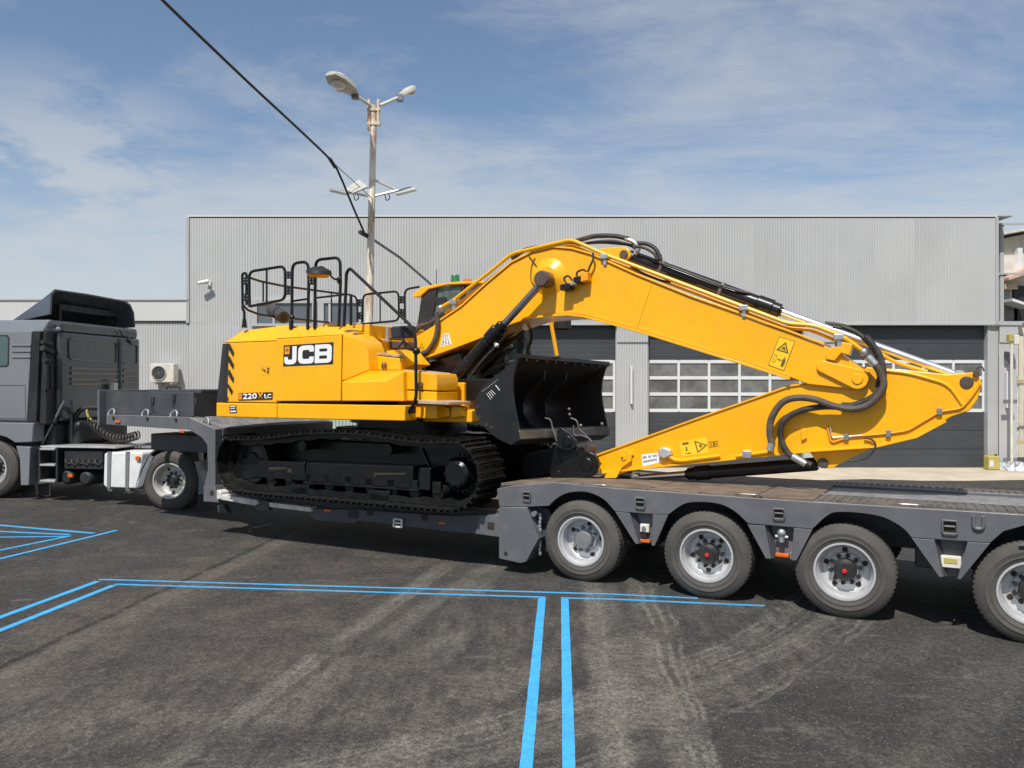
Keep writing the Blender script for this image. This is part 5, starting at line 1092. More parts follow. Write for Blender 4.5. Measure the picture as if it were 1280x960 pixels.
# lettering panel on the door
cJ = E([(354.6, 431.7), (416.9, 427.7), (416.2, 455.2), (354.0, 458.0)], tD)
flat2d('logo_plate', [rect(0, 0, 1, 1)], 'decalblack', door, TR, tD, cJ)
def rnd_poly(pts, r, asp=2.1, n=4):
    """round the corners of a 2-D polygon whose u axis is asp times longer than v"""
    P_ = [Vector((p[0]*asp, p[1], 0)) for p in pts]; rr_ = r if isinstance(r, list) else [r]*len(P_); out = []
    N = len(P_)
    for i, p in enumerate(P_):
        if rr_[i] == 0: out.append((p.x/asp, p.y)); continue
        a, b = P_[i-1]-p, P_[(i+1) % N]-p; k = min(rr_[i], a.length*.49, b.length*.49); a2, b2_ = p+a.normalized()*k, p+b.normalized()*k
        for j in range(n+1): t = j/n; q = a2*(1-t)**2+p*2*t*(1-t)+b2_*t*t; out.append((q.x/asp, q.y))
    return out
flat2d('logo_mark', [rect(.025, .07, .125, .43)], 'decalamber', door, TR, tD-.002, cJ)
flat2d('logo_mark', [[(.045, .16), (.065, .16), (.09, .23), (.065, .30), (.045, .30), (.065, .23)], [(.075, .16), (.09, .16), (.11, .23), (.09, .30), (.08, .30), (.10, .23)]], 'decalline', door, TR, tD-.004, cJ)
flat2d('logo_letter', [rnd_poly([(.185, .07), (.272, .07), (.272, .92), (.022, .92), (.022, .56), (.095, .56), (.095, .70), (.185, .70)], [0, 0, .22, .22, 0, 0, .06, .06])], 'decalwhite', door, TR, tD-.002, cJ)
flat2d('logo_letter', [rnd_poly([(.305, .07), (.620, .07), (.620, .37), (.530, .37), (.530, .28), (.390, .28), (.390, .70), (.530, .70), (.530, .60), (.620, .60), (.620, .92), (.305, .92)], [.24, .24, 0, 0, .07, .1, .1, .07, 0, 0, .24, .24])], 'decalwhite', door, TR, tD-.002, cJ)
flat2d('logo_letter', [rnd_poly([(.640, .07), (.972, .07), (.972, .47), (.962, .50), (.972, .53), (.972, .92), (.640, .92)], [0, .22, .1, 0, .1, .22, 0]), rnd_poly([(.728, .26), (.882, .26), (.882, .40), (.728, .40)], .04), rnd_poly([(.728, .58), (.882, .58), (.882, .73), (.728, .73)], .04)], 'decalwhite', door, TR, tD-.002, cJ)
# --- handrails and mirrors
def rail(px, t, r=.02, z=z2, rad=.10, name='handrail', m='black'): return MB().tube(fillet([TR.t(*z(*p), t) for p in px], rad), r, 8).build(name, m, ex)
def hinge(x, y0, y1, t, w=16):
    for y in (y0, y1): 
        P_ = zd([(x-w, y-17), (x+w, y-17), (x+w, y+17), (x-w, y+17)], t); o = MB().prism(P_, t-.006, t+.006).build('hinge_plate', 'black', ex, .004)
        bb = MB(); [bb.cyl((TR.t(*z2(x+dx, y+dy), t)[0], t-.012, TR.t(*z2(x+dx, y+dy), t)[2]), (TR.t(*z2(x+dx, y+dy), t)[0], t-.0062, TR.t(*z2(x+dx, y+dy), t)[2]), .008, n=6) for dx in (-7, 7) for dy in (-7, 7)]; tag(bb.build('hinge_bolt', 'steel', o), kind='stuff')
rail([(168, 402), (168, 330), (160, 320), (158, 155), (178, 152), (178, 300)], .08, .019); MB().cyl(TR.t(*z2(168, 405), .08), TR.t(*z2(168, 365), .08), .04, .025, 12).build('rail_foot', 'black', ex)
rail([(192, 310), (190, 146), (356, 120), (357, 275), (196, 306)], .08, .02); rail([(271, 134), (271, 292)], .08, .014)
hinge(176, 190, 265, .076, 14); hinge(374, 162, 236, .08)
rail([(386, 418), (390, 108), (462, 99), (466, 180), (460, 412)], .08, .021); rail([(390, 282), (462, 272)], .08, .015)
rail([(492, 410), (497, 92), (610, 80), (612, 200), (604, 400)], .08, .021); hinge(480, 185, 190, .08)
rail([(628, 398), (640, 150), (655, 130), (958, 415), (962, 740), (925, 795)], .0, .021, rad=.16); rail([(660, 395), (660, 255)], .05, .02)
P_ = zd([(914, 775), (945, 765), (945, 800), (916, 805)], .0); MB().prism(P_, .0, .07).build('rail_bracket', 'black', ex, .005)
# rear rails running across the machine
def rails(px, s_, r=.017): return MB().tube(fillet([TR.s(*z2(*p), s_) for p in px], .08), r, 8).build('handrail', 'black', ex)
rails([(162, 300), (180, 322), (240, 345), (560, 382)], -5.06); rails([(198, 176), (240, 190), (350, 213), (640, 252)], -5.06); rails([(255, 195), (255, 285)], -5.06, .012); rails([(570, 245), (570, 380)], -5.06, .012); 
rails([(495, 268), (650, 250), (682, 262), (690, 290), (690, 380)], -4.95, .017)
rail([(714, 380), (716, 252), (880, 236), (882, 372), (714, 388)], 2.5, .018); rail([(795, 248), (795, 380)], 2.5, .012); hinge(700, 290, 350, 2.5, 14); hinge(894, 276, 335, 2.5, 14)
rail([(910, 385), (908, 228), (975, 216)], 2.5, .018)
MB().tube([TR.t(*z2(612, 186), .08), TR.t(*z2(600, 188), .05)], .045, 12).build('mirror_knuckle', 'black', ex); 
MB().tube(fillet([TR.t(*z2(*p), .05) for p in ((606, 186), (575, 178), (552, 138), (520, 132), (512, 140))], .06), .014, 8).build('mirror_arm', 'black', ex)
q = TR.t(*z2(512, 155), .0)
o = MB().loft([MB().ring((q[0], q[1], q[2]-.0), .17, (.12, -.1, 1), 20), MB().ring((q[0], q[1], q[2]+.045), .16, (.12, -.1, 1), 20), MB().ring((q[0], q[1], q[2]+.085), .08, (.12, -.1, 1), 20)]).build('mirror', 'plastic', ex)
MB().cyl((q[0], q[1], q[2]-.004), (q[0]-.006, q[1]+.005, q[2]-.05), .155, .12, 20).build('mirror_face', 'decalamber', o)  # amber colour stands in for the yellow body reflected in this mirror
MB().cyl(TR.t(*z2(520, 140), .0), TR.t(*z2(518, 125), .0), .05, n=12).build('mirror_mount', 'black', o)
q = A3((388, 358), .05); MB().sphere(q, .04, 10, 7).build('rail_knuckle', 'black', ex)
a, b = Vector(A3((296, 322), .8)), Vector(A3((350, 358), .6)); MB().cyl(a, b, .09, n=20).build('exhaust', 'exhaust', ex); 
q = b+(b-a).normalized()*.004; o = MB().cyl(q, q+(b-a).normalized()*.004, .05, n=14).build('exhaust_hole', 'gap', ex)
a = A3((388, 418), .1); MB().tube([A3((385, 372), .1), A3((384, 418), .1)], .03, 8).build('rail_post', 'black', ex)
# lower mirror by the step
P_ = zd([(842, 400), (948, 393), (952, 452), (848, 456)], .12); o = MB().prism(P_, .10, .19).build('mirror', 'plastic', ex, .03)
MB().prism([(p[0], p[1]) for p in zd([(850, 406), (942, 400), (946, 447), (854, 450)], .2)], .191, .194).build('mirror_face', 'mirror', o)
rail([(890, 400), (893, 440), (905, 470), (960, 512)], .05, .016, rad=.05, name='mirror_arm'); rail([(885, 430), (905, 465), (880, 495)], .07, .012, rad=.05, name='mirror_arm'); rail([(905, 470), (915, 500), (960, 515)], .05, .014, rad=.05, name='mirror_arm')
q = A3((962, 513), .0); MB().sphere(q, .05, 12, 8).build('rail_knuckle', 'black', ex)
# --- cab on the far side
C1 = 1.72; C2 = 2.62
cq = lambda pts, t=C1: TR.sz(pts, t)
# px in full picture
cabw = cq([(536, 364), (600, 352), (668, 356), (690, 452), (650, 520), (522, 520), (522, 404)])
MB().box((cabw[0][0]+.05, C1+.05, 1.95), (-2.05, C2-.03, 2.35)).build('cab_base', 'black', ex, .02)
sb0, sb1 = cabw[0][0]+.02, -2.1; zr = cq([(560, 358)])[0][1]; 
rf = cq([(517, 372), (520, 365), (528, 359.5), (545, 355.5), (570, 352.3), (600, 351), (618, 352.5), (626, 355), (600, 354.6), (560, 356.2), (537, 361.5), (527, 370)])
MB().prism(rf, C1-.03, C2+.03).build('cab_roof', 'yellow', ex, .012)
def pillar(p, q, w=.08, name='cab_pillar'):
    for t in (C1, C2-.07):
        a, b = cq([p, q]); MB().prism([(a[0]-w/2, a[1]), (a[0]+w/2, a[1]), (b[0]+w/2, b[1]), (b[0]-w/2, b[1])], t, t+.07).build(name, 'plastic', ex, .01)
pillar((537, 361), (521, 470), .26); pillar((578, 355), (578, 480), .07); pillar((614, 354), (630, 470), .08)
w_ = cq([(546, 358.5), (614, 354), (630, 468), (532, 470)])
for t in (C1+.03, C2-.04): MB().prism(w_, t, t+.006).build('cab_window', 'glass', ex)
MB().box((w_[1][0]-.02, C1+.08, 2.3), (w_[1][0]+.0, C2-.08, 3.4)).build('front_window', 'glass', ex)
sx_ = cq([(545, 408)], 2.1)[0]; MB().prism([(sx_[0], 2.3), (sx_[0]+.5, 2.3), (sx_[0]+.52, 2.5), (sx_[0]+.2, 2.55), (sx_[0]+.12, 3.1), (sx_[0]-.02, 3.1)], 1.95, 2.4).build('seat', 'seat', ex, .05)
MB().prism(cq([(544, 372), (558, 371), (558, 381), (545, 382)], C1-.12), C1-.14, C1-.1).build('cab_mirror', 'plastic', ex, .01)
q = TR.t(569, 352, 2.0); MB().lathe([(.065, 0), (.065, .09), (.055, .11), (.0, .115)], (q[0], q[1], q[2]-.01), (0, 0, 1), 18).build('beacon', 'green', ex); MB().cyl((q[0], q[1], q[2]-.06), (q[0], q[1], q[2]-.01), .07, n=16).build('beacon_base', 'plastic', ex)
q = TR.t(584.5, 352, 2.0); MB().lathe([(.075, 0), (.07, .03), (.04, .05), (.0, .055)], (q[0], q[1], q[2]-.01), (0, 0, 1), 18).build('beacon', 'orange', ex)
MB().tube([TR.t(545.5, 357, 2.1), TR.t(545.5, 337, 2.1)], .006, 6).build('antenna', 'plastic', ex)
o = MB().tube(fillet([TR.t(*p, 2.6) for p in ((690, 378), (687, 392), (697, 450), (702, 500))], .05), .03, 10).build('mirror_post', 'yellow', ex)
q = TR.t(703, 400, 2.7); MB().lathe([(.10, -.16), (.13, -.13), (.13, .12), (.06, .15)], (q[0], q[1], q[2]), (0, 0, 1), 16).build('mirror', 'plastic', ex); MB().tube([TR.t(688, 393, 2.6), TR.t(698, 390, 2.7)], .02).build('mirror_arm', 'plastic', ex)
# --- boom
tb0, tb1 = .97, 1.57
botp = [(522, 449), (565, 434), (602, 420), (637, 403.5), (660, 396), (687, 393), (710, 391.5), (731, 394), (760, 402), (796, 411.5), (878, 437), (960, 462.5), (987, 471.5), (1010, 480.5), (1060, 486), (1074, 486)]
tip = E(circ((1073, 473.5), 12.8, 8, 60, -70), tb0) if False else [(1081, 484), (1086, 476), (1085, 467), (1079, 461)]
topp = [(1073, 458), (1062, 450), (1049, 441), (1030, 432), (987, 416), (960, 406.5), (920, 391.5), (864, 372), (796, 344.5), (739, 319), (715, 312), (692, 310), (666, 316), (640, 329), (610, 354), (577, 384), (550, 402), (521, 420), (508, 440)]
bp = E(botp+tip+topp, tb0)
boom = MB().prism(bp, tb0, tb1).build('boom', 'yellow', ex, .012)
fl = E([(530, 446.2)]+botp[1:13], tb0); MB().ribbon([(p[0], p[1]-.032) for p in fl], .03, tb0-.03, tb1+.03).build('boom_flange', 'yellow', boom, .005)
tl_ = E([p for p in topp[3:17]], tb0); MB().ribbon([(p[0], p[1]+.003) for p in tl_[::-1]], .025, tb0-.02, tb1+.02).build('boom_flange', 'yellow', boom, .005)
def seam(px, t, par, r=.0045): MB().tube([TR.t(*p, t) for p in px], r, 5).build('weld_seam', 'yellow', par)
seam([(591, 380), (603, 420)], tb0-.001, boom); seam([(815, 355), (796, 411)], tb0-.001, boom)
# tip boss and pins
def stad(c0, r0, c1, r1, t, n=14):
    a, b = TR.t(*c0, t), TR.t(*c1, t); d = math.atan2(b[2]-a[2], b[0]-a[0])
    k = .5*math.pi
    return [(a[0]+r0*math.cos(d+k+math.pi*i/n), a[2]+r0*math.sin(d+k+math.pi*i/n)) for i in range(n+1)]+[(b[0]+r1*math.cos(d-k+math.pi*i/n), b[2]+r1*math.sin(d-k+math.pi*i/n)) for i in range(n+1)]
MB().prism(stad(z6(388, 350), .065, z6(540, 405), .108, tb0), tb0-.035, tb0+.01).build('pin_boss', 'yellow', boom, .012)
def pin(px, t, r, d=.03, m='pinsteel', par=None, back=.1):
    q = TR.t(*px, t); return MB().lathe([(0, -d), (r*.85, -d), (r, -d+.01), (r, back)], (q[0], t, q[2]), (0, 1, 0), 22, False).build('pin', m, par or ex)
pin(z6(540, 405), tb0-.035, .058, .012, 'yellow', boom); 
lug = E(mp(z6, [(400, 300), (430, 262), (470, 262), (470, 240), (520, 250), (505, 300), (470, 290), (440, 325), (405, 318)]), tb0); MB().prism(lug, tb0-.05, tb0+.15).build('pipe_bracket', 'yellow', boom, .008)
# lug that carries the arm cylinder, on top
lg = E(mp(z5, [(400, 185), (430, 158), (545, 150), (570, 165), (575, 195), (555, 215), (470, 200)]), 1.15)
MB().prism(lg, 1.10, 1.16).build('cylinder_lug', 'yellow', boom, .01); MB().prism(lg, 1.38, 1.44).build('cylinder_lug', 'yellow', boom, .01)
pin(z5(537, 185), 1.10, .055, .02)
def cylinder(name, a, b, t, r, rod, k, par=None, rodm='chrome', gland=1.14, bm='black'):
    A, B = Vector(TR.t(*a, t)), Vector(TR.t(*b, t)); d = (B-A).normalized(); L = (B-A).length; K_ = A+d*L*k
    o = MB().lathe([(r*.8, -.02), (r, .0), (r, L*k-.30), (r*gland, L*k-.29), (r*gland, L*k-.12), (r*.95, L*k-.11), (r*.95, L*k-.03), (rod*1.25, L*k-.02), (rod*1.25, L*k)], A, d, 24, True).build(name, bm, par or ex)
    MB().cyl(K_-d*.02, B, rod, n=20).build('piston_rod', rodm, o)
    MB().lathe([(rod*1.4, -.07), (rod*1.5, -.06), (rod*1.5, .06), (rod*1.4, .07)], B+d*.04, (0, 1, 0), 20).build('rod_eye', rodm, o)
    return o, A, B, d
o, A, B, d_ = cylinder('arm_cylinder', z5(565, 196), z6(972, 384), 1.27, .086, .042, .515)
MB().cyl(A+d_*.02, A-d_*.18, .07, n=14).build('cylinder_eye', 'black', o)
for k in (.42, 1.2): MB().lathe([(.09, 0), (.097, .01), (.097, .03), (.09, .04)], A+d_*k, d_, 24).build('cylinder_band', 'hubgrey', o)
MB().tube([A+d_*.42+Vector((0, -.05, .08)), A+d_*.44+Vector((0, -.06, .16))], .02, 6).build('band_lug', 'black', o)
MB().tube(spline([A+d_*.35+Vector((0, -.1, .06)), A+d_*.8+Vector((0, -.11, .055)), A+d_*1.2+Vector((0, -.11, .05)), A+d_*1.45+Vector((0, -.1, .06)), A+d_*1.58+Vector((0, -.08, .08))]), .016, 6).build('cylinder_pipe', 'hose', o)
# boom cylinders
for t in (.80, 1.74):
    o, A, B, d_ = cylinder('boom_cylinder', (549.5, 494) if t < 1 else (572, 492), (681, 349.5) if t < 1 else (693, 356), t if t < 1 else 1.74, .088, .046, .635, None, 'darkrod', 1.22)
    for k in (.05, .62, .98): MB().lathe([(.091, 0), (.096, .005), (.096, .025), (.091, .03)], A+d_*k, d_, 22).build('cylinder_band', 'black', o)
    q = A+d_*((B-A).length*.635-.2); MB().cyl(q+Vector((.02, -.02, -.09)), q+Vector((.05, -.05, -.16)), .022, n=10).sphere(q+Vector((.06, -.04, -.14)), .03, 8, 6).build('cylinder_port', 'steel', o)
    MB().tube(spline([q+Vector((.06, -.04, -.14)), q+Vector((-.2, -.02, -.36)), q+Vector((-.55, 0, -.75)), q+Vector((-.95, .0, -1.15))]), .018, 8).build('cylinder_pipe', 'hose', o)
q = TR.t(681, 349.5, .80); MB().lathe([(0, -.12), (.085, -.12), (.10, -.10), (.10, .06), (.085, .07), (.085, .17)], (q[0], .80, q[2]), (0, 1, 0), 24, False).build('cylinder_pin', 'pinsteel', ex)
q = TR.t(686, 346, tb0); MB().lathe([(.12, -.06), (.15, -.04), (.24, -.0), (.24, .01)], (q[0], tb0, q[2]), (0, 1, 0), 28).build('pin_boss', 'yellow', boom)
# pipes on top of the boom
def pipe(px, t, r, m='yellow', par=None, rad=.08, n=8, name='hydraulic_pipe', z=None): return MB().tube(fillet([TR.t(*(z(*p) if z else p), t) for p in px], rad, 5), r, n).build(name, m, par or boom)
pipe([(551, 384), (566, 376), (612, 340), (640, 317), (714, 299.5), (757, 318.5), (928, 383), (985, 404.5), (1017, 406.5), (1054, 421), (1078, 438)], .95, .024)
pipe([(556, 391), (572, 380), (618, 345), (645, 324), (714, 306), (757, 324), (926, 388), (982, 410), (1012, 412), (1046, 426)], 1.02, .02)
for px in ((567, 377), (756, 320.5), (930, 384.5), (1049, 421)):
    q = TR.t(*px, .95); MB().box((q[0]-.055, .92, q[2]-.035), (q[0]+.045, 1.06, q[2]+.03)).build('pipe_clamp', 'steel', boom, .012); MB().box((q[0]-.02, .945, q[2]-.10), (q[0]+.02, .96, q[2]-.03)).build('clamp_foot', 'steel', boom)
for px in ((551, 385), (1080, 440)): q = TR.t(*px, .95); MB().sphere(q, .045, 12, 8).build('pipe_union', 'steel', boom)
sp3 = lambda px, t, r, m='hose', z=None, name='hose', par=None: MB().tube(spline([TR.t(*(z(*p) if z else p), t+(p[2] if len(p) > 2 else 0)) for p in px]), r, 10).build(name, m, par or boom)
def sp_(px, t, r, m='hose', z=None, name='hose', par=None): return MB().tube(spline([TR.t(*(z(*p) if z else p), t) for p in px]), r, 10).build(name, m, par or boom)
sp_([(1055, 335), (1060, 400), (1045, 465), (1010, 515), (965, 528), (930, 512)], .93, .034, 'hosebrown', z2)
sp_([(1065, 362), (1020, 385), (980, 400), (955, 425)], 1.0, .03, 'hosebrown', z2); sp_([(1075, 350), (1020, 372), (985, 390), (955, 412)], 1.1, .024, 'hose', z2)
sp_([(0, 205), (60, 165), (140, 150), (230, 145), (310, 120), (380, 100), (440, 95), (500, 97), (560, 110)], 1.2, .03, 'hose', z5); sp_([(230, 150), (330, 135), (420, 128), (500, 132), (580, 140)], 1.25, .016, 'hose', z5)
sp_([(280, 150), (380, 128), (480, 120), (560, 138), (600, 160)], 1.35, .02, 'hose', z5); sp_([(600, 130), (650, 135), (690, 160), (715, 212)], 1.2, .026, 'hose', z5); sp_([(590, 145), (640, 155), (680, 180), (700, 210)], 1.12, .018, 'hose', z5)
sp_([(545, 108), (590, 128), (605, 160), (590, 185)], 1.2, .03, 'steel', z5, 'hose_fitting')
sp_([(570, 240), (620, 270), (700, 305), (760, 318)], 1.0, .014, 'hose', z5); sp_([(690, 280), (740, 300), (800, 335), (830, 345)], 1.05, .02, 'hose', z5)
# valve block with its small hoses
for (x0, y0, x1, y1), m, t0 in (((245, 325, 290, 362), 'black', .80), ((305, 290, 340, 330), 'black', .82), ((335, 270, 372, 320), 'decalamber', .84), ((280, 315, 318, 340), 'steel', .82)):
    P_ = E(mp(z5, [(x0, y0+8), (x1, y0), (x1, y1-8), (x0, y1)]), .9); MB().prism(P_, t0, tb0+.01).build('valve_block', m, boom, .01)
for pts in ([(262, 325), (250, 300), (270, 288), (290, 310)], [(310, 290), (315, 268), (345, 258), (360, 275)], [(360, 278), (375, 240), (390, 205), (388, 175)]): sp_(pts, .90, .013, 'hose', z5)
sp_([(80, 190), (110, 230), (135, 268)], .955, .006, 'hose', z5); sp_([(110, 200), (92, 250), (95, 320), (140, 345)], .96, .005, 'hose', z5)
# decals on the boom
def pr_(name, px, m, t, par, z=None): return MB().prism(E([z(*p) for p in px] if z else px, t), t, t+.0015).build(name, m, par)
wq = [(1072, 495), (1084, 436), (1110, 428), (1126, 480)]
pr_('notice_sticker', wq, 'decalwhite', tb0-.003, boom, z2)
rnd = random.Random(5)
cW = E(mp(z2, [(1084, 436), (1110, 428), (1126, 480), (1072, 495)]), tb0-.005)
flat2d('sticker_print', [rect(u, v, u+rnd.uniform(.06, .2), v+.06) for v in [.08+.115*k for k in range(8)] for u in [.08+.3*j+rnd.uniform(0, .05) for j in range(3)]], 'decalline', boom, TR, tb0-.005, cW)
zw = zo(950, 410, 16.); cS = E(mp(zw, [(380, 170), (705, 265), (480, 860), (165, 745)]), tb0-.003)
flat2d('warning_sticker', [rect(0, 0, 1, 1), rect(.035, .018, .965, .982)], 'decalline', boom, TR, tb0-.003, cS)
flat2d('warning_sticker', [rect(.035, .018, .965, .982)], 'decalyellow', boom, TR, tb0-.003, cS)
tri = lambda x0, y0, x1, y1, x2, y2, k=.18: [[(x0, y0), (x1, y1), (x2, y2)], [((x0+x1+x2)/3+(x-(x0+x1+x2)/3)*(1-k*2), (y0+y1+y2)/3+(y-(y0+y1+y2)/3)*(1-k*2)) for x, y in ((x0, y0), (x1, y1), (x2, y2))]]
flat2d('sticker_print', tri(.5, .10, .12, .44, .90, .44), 'decalline', boom, TR, tb0-.005, cS)
flat2d('sticker_print', [[(.38, .35), (.5, .25), (.6, .3), (.68, .38), (.5, .36)], [(.14, .6), (.32, .6), (.32, .84), (.14, .84)], [(.16, .615), (.30, .615), (.30, .825), (.16, .825)], rect(.4, .70, .62, .725), [(.38, .712), (.46, .68), (.46, .745)], [(.64, .712), (.56, .68), (.56, .745)], circ((.78, .60), .035, 10), [(.70, .64), (.86, .64), (.88, .76), (.84, .9), (.72, .9), (.68, .76)]], 'decalline', boom, TR, tb0-.005, cS)
cS = E(mp(z2, [(975, 475), (1000, 475), (1000, 515), (975, 515)]), tb0-.004); flat2d('warning_sticker', tri(.45, .0, .0, .6, .9, .6, .14)+[circ((.75, .85), .1, 8)], 'decalline', boom, TR, tb0-.004, cS)
# --- arm
ta0, ta1 = 1.02, 1.52
armp = mp(zR4, [(135, 402), (400, 308), (655, 218)])+mp(z6, [(300, 428), (520, 372), (560, 350), (740, 362), (775, 366), (940, 384), (1000, 380), (1055, 374), (1075, 385), (1086, 402), (1094, 428), (1075, 495), (1040, 545), (960, 572), (800, 665), (620, 706), (340, 726), (170, 745), (0, 760)])+mp(zR4, [(300, 438), (235, 442), (186, 462), (152, 455)])
arm = MB().prism(E(armp, ta0), ta0, ta1).build('arm', 'yellow', ex, .012)
lg = E(mp(z6, [(318, 724), (622, 700), (560, 735), (500, 762), (460, 785), (430, 803), (400, 806), (372, 803)]), ta0); MB().prism(lg, ta0+.08, ta0+.14).build('arm_lug', 'yellow', arm, .01); MB().prism(lg, ta1-.14, ta1-.08).build('arm_lug', 'yellow', arm, .01)
pin(z6(387, 778), ta0+.08, .055, .02); pin(z6(1025, 420), ta0, .062, .015)
q = TR.t(*z6(1025, 420), ta0)
lipb = E(mp(zR4, [(152, 447), (300, 430)])+mp(z6, [(0, 752), (340, 717), (620, 698), (800, 655), (930, 585)]), ta0); MB().ribbon([(p[0], p[1]-.006) for p in lipb[::-1]], .022, ta0-.03, ta1+.03).build('arm_flange', 'yellow', arm, .004)
lipt = E(mp(zR4, [(140, 404), (400, 309), (655, 219)])+[z6(300, 428)], ta0); MB().ribbon([(p[0], p[1]-.008) for p in lipt], .02, ta0-.018, ta1+.018).build('arm_flange', 'yellow', arm, .004)
ridge = [z6(*p) for p in ((660, 366), (770, 378), (945, 428), (1008, 520))]; MB().tube(fillet([TR.t(*p, ta0-.002) for p in ridge], .1), .018, 8).build('weld_seam', 'yellow', arm)
MB().prism(E(mp(z6, [(288, 628), (312, 625), (316, 668), (292, 680)]), ta0), ta0-.03, ta0).build('arm_bracket', 'yellow', arm, .008)
pin(z6(1068, 380), ta0-.01, .03, .03); MB().tube([(q[0]+.12+.03*math.cos(a), ta0+.05, q[2]+.11+.05*math.sin(a)) for a in [math.pi*k/6 for k in range(7)]], .008, 6).build('grease_line', 'hose', arm)
# hoses looping from boom to arm
sp_([(600, 318), (640, 370), (657, 425), (640, 470), (590, 518), (520, 538), (430, 523), (350, 495), (270, 488), (205, 510), (160, 575), (150, 640), (160, 695)], .87, .037, 'hosebrown', z6)
sp_([(575, 215), (610, 255), (640, 305), (655, 380), (645, 450), (580, 500), (490, 526), (385, 528), (290, 545), (222, 582), (197, 640), (215, 710), (255, 752), (335, 788)], .92, .034, 'hose', z6)
sp_([(470, 170), (530, 195), (580, 235), (625, 295), (640, 370), (630, 440)], 1.0, .026, 'hose', z6); sp_([(430, 172), (510, 185), (570, 220), (615, 280)], 1.08, .02, 'hose', z6); sp_([(395, 155), (480, 168), (545, 205)], 1.3, .02, 'hose', z6); sp_([(640, 460), (600, 505), (540, 520), (470, 520)], .98, .03, 'hose', z6)
for p, q_, r in (((585, 305), (620, 342), .042), ((160, 690), (150, 722), .04), ((250, 748), (310, 782), .04)):
    MB().cyl(TR.t(*z6(*p), .87 if p[0] != 250 else .92), TR.t(*z6(*q_), .87 if p[0] != 250 else .92), r, n=12).build('hose_fitting', 'steel', arm)
sp_([(640, 290), (700, 325), (780, 352), (850, 372)], 1.15, .02, 'yellow', z6, 'hydraulic_pipe'); 
# pipes on the arm
pipe([(0, 748), (60, 740), (145, 728)], .985, .022, 'yellow', arm, z=z6); pipe([(762, 232), (800, 262), (830, 280), (900, 288), (1282, 238)], .985, .024, 'yellow', arm, z=zU); pipe([(760, 250), (820, 300), (900, 302), (1282, 262)], 1.0, .018, 'yellow', arm, z=zU)
for px in ((50, 742), ): q = TR.t(*z6(*px), .985); MB().box((q[0]-.05, .95, q[2]-.035), (q[0]+.05, 1.03, q[2]+.05)).build('pipe_clamp', 'steel', arm, .01)
P_ = E(mp(zU, [(670, 165), (720, 150), (790, 180), (800, 230), (720, 270), (660, 235)]), .97); MB().prism(P_, .95, 1.03).build('pipe_union', 'alu', arm, .015)
pipe([(405, 612), (422, 690), (500, 662), (680, 646), (765, 634), (905, 550), (1005, 535), (1058, 470), (1086, 425)], 1.005, .010, 'decalamber', arm, .05, z=z6, name='grease_line'); pipe([(418, 612), (425, 665), (560, 655)], 1.0, .009, 'alu', arm, .03, z=z6, name='grease_line')
for px in ((490, 662), (678, 648), (905, 550)): q = TR.t(*z6(*px), 1.0); MB().box((q[0]-.025, .985, q[2]-.035), (q[0]+.025, 1.02, q[2]+.035)).build('pipe_clamp', 'hubgrey', arm, .006)
sp_([(570, 665), (605, 675), (620, 705), (590, 748), (545, 765), (495, 768)], .99, .011, 'hose', z6, par=arm)
# lever plate, decals, labels at the low end of the arm
lv = E(mp(zU, [(262, 200), (300, 180), (350, 180), (400, 225), (395, 290), (310, 350), (245, 462), (130, 462), (120, 432), (180, 400), (250, 330)]), .99); MB().prism(lv, .975, 1.02).build('lever_plate', 'yellow', arm, .008)
MB().prism(lv, ta1, ta1+.045).build('lever_plate', 'yellow', arm, .008)
pin(zU(315, 255), .975, .04, .012, 'yellow', arm)
for px in ((405, 243), (80, 312), (135, 430), (313, 256)): q = TR.t(*zU(*px), 1.0); MB().cyl((q[0], .955 if px[0] == 313 else (.972 if px[0] == 135 else 1.012), q[2]), (q[0], 1.02, q[2]), .012, n=10).build('grease_nipple', 'pinsteel', arm)
wl_ = mp(zU, [(492, 226), (652, 206), (700, 300), (508, 344)]); pr_('white_label', wl_, 'decalwhite', ta0-.003, arm)
cW = E(wl_, ta0-.005); rnd = random.Random(9)
flat2d('label_print', [rect(u, v, u+.06, v+.18) for v in (.18, .55) for u in [.06+.085*k for k in range(10)] if rnd.random() < .85], 'hubgrey', arm, TR, ta0-.005, cW)
yl = mp(zU, [(872, 96), (1143, 50), (1166, 210), (896, 246)]); pr_('warning_sticker', yl, 'decalyellow', ta0-.003, arm); cS = E(yl, ta0-.005)
flat2d('sticker_print', tri(.55, .10, .60, .92, 1.0, .50, .14)+[rect(.1, .12, .33, .26), rect(.2, .4, .25, .6), [(.12, .85), (.35, .8), (.35, .9)], [(.17, .6), (.28, .6), (.225, .7)], [(.68, .45), (.75, .4), (.82, .5), (.74, .6)]], 'decalline', arm, TR, ta0-.005, cS)
sl_ = E(mp(zU, [(1165, 100), (1258, 88), (1262, 142), (1170, 156)]), ta0-.003); flat2d('warning_sticker', [rect(0, 0, 1, 1), rect(.05, .1, .95, .9), rect(.2, .25, .3, .75), rect(.45, .2, .65, .8), rect(.72, .3, .85, .7)], 'decalline', arm, TR, ta0-.003, sl_)
# bucket cylinder under the arm
o, A, B, d_ = cylinder('bucket_cylinder', (1020, 580), (800, 597), 1.27, .075, .04, .72, None, 'chrome', 1.15)
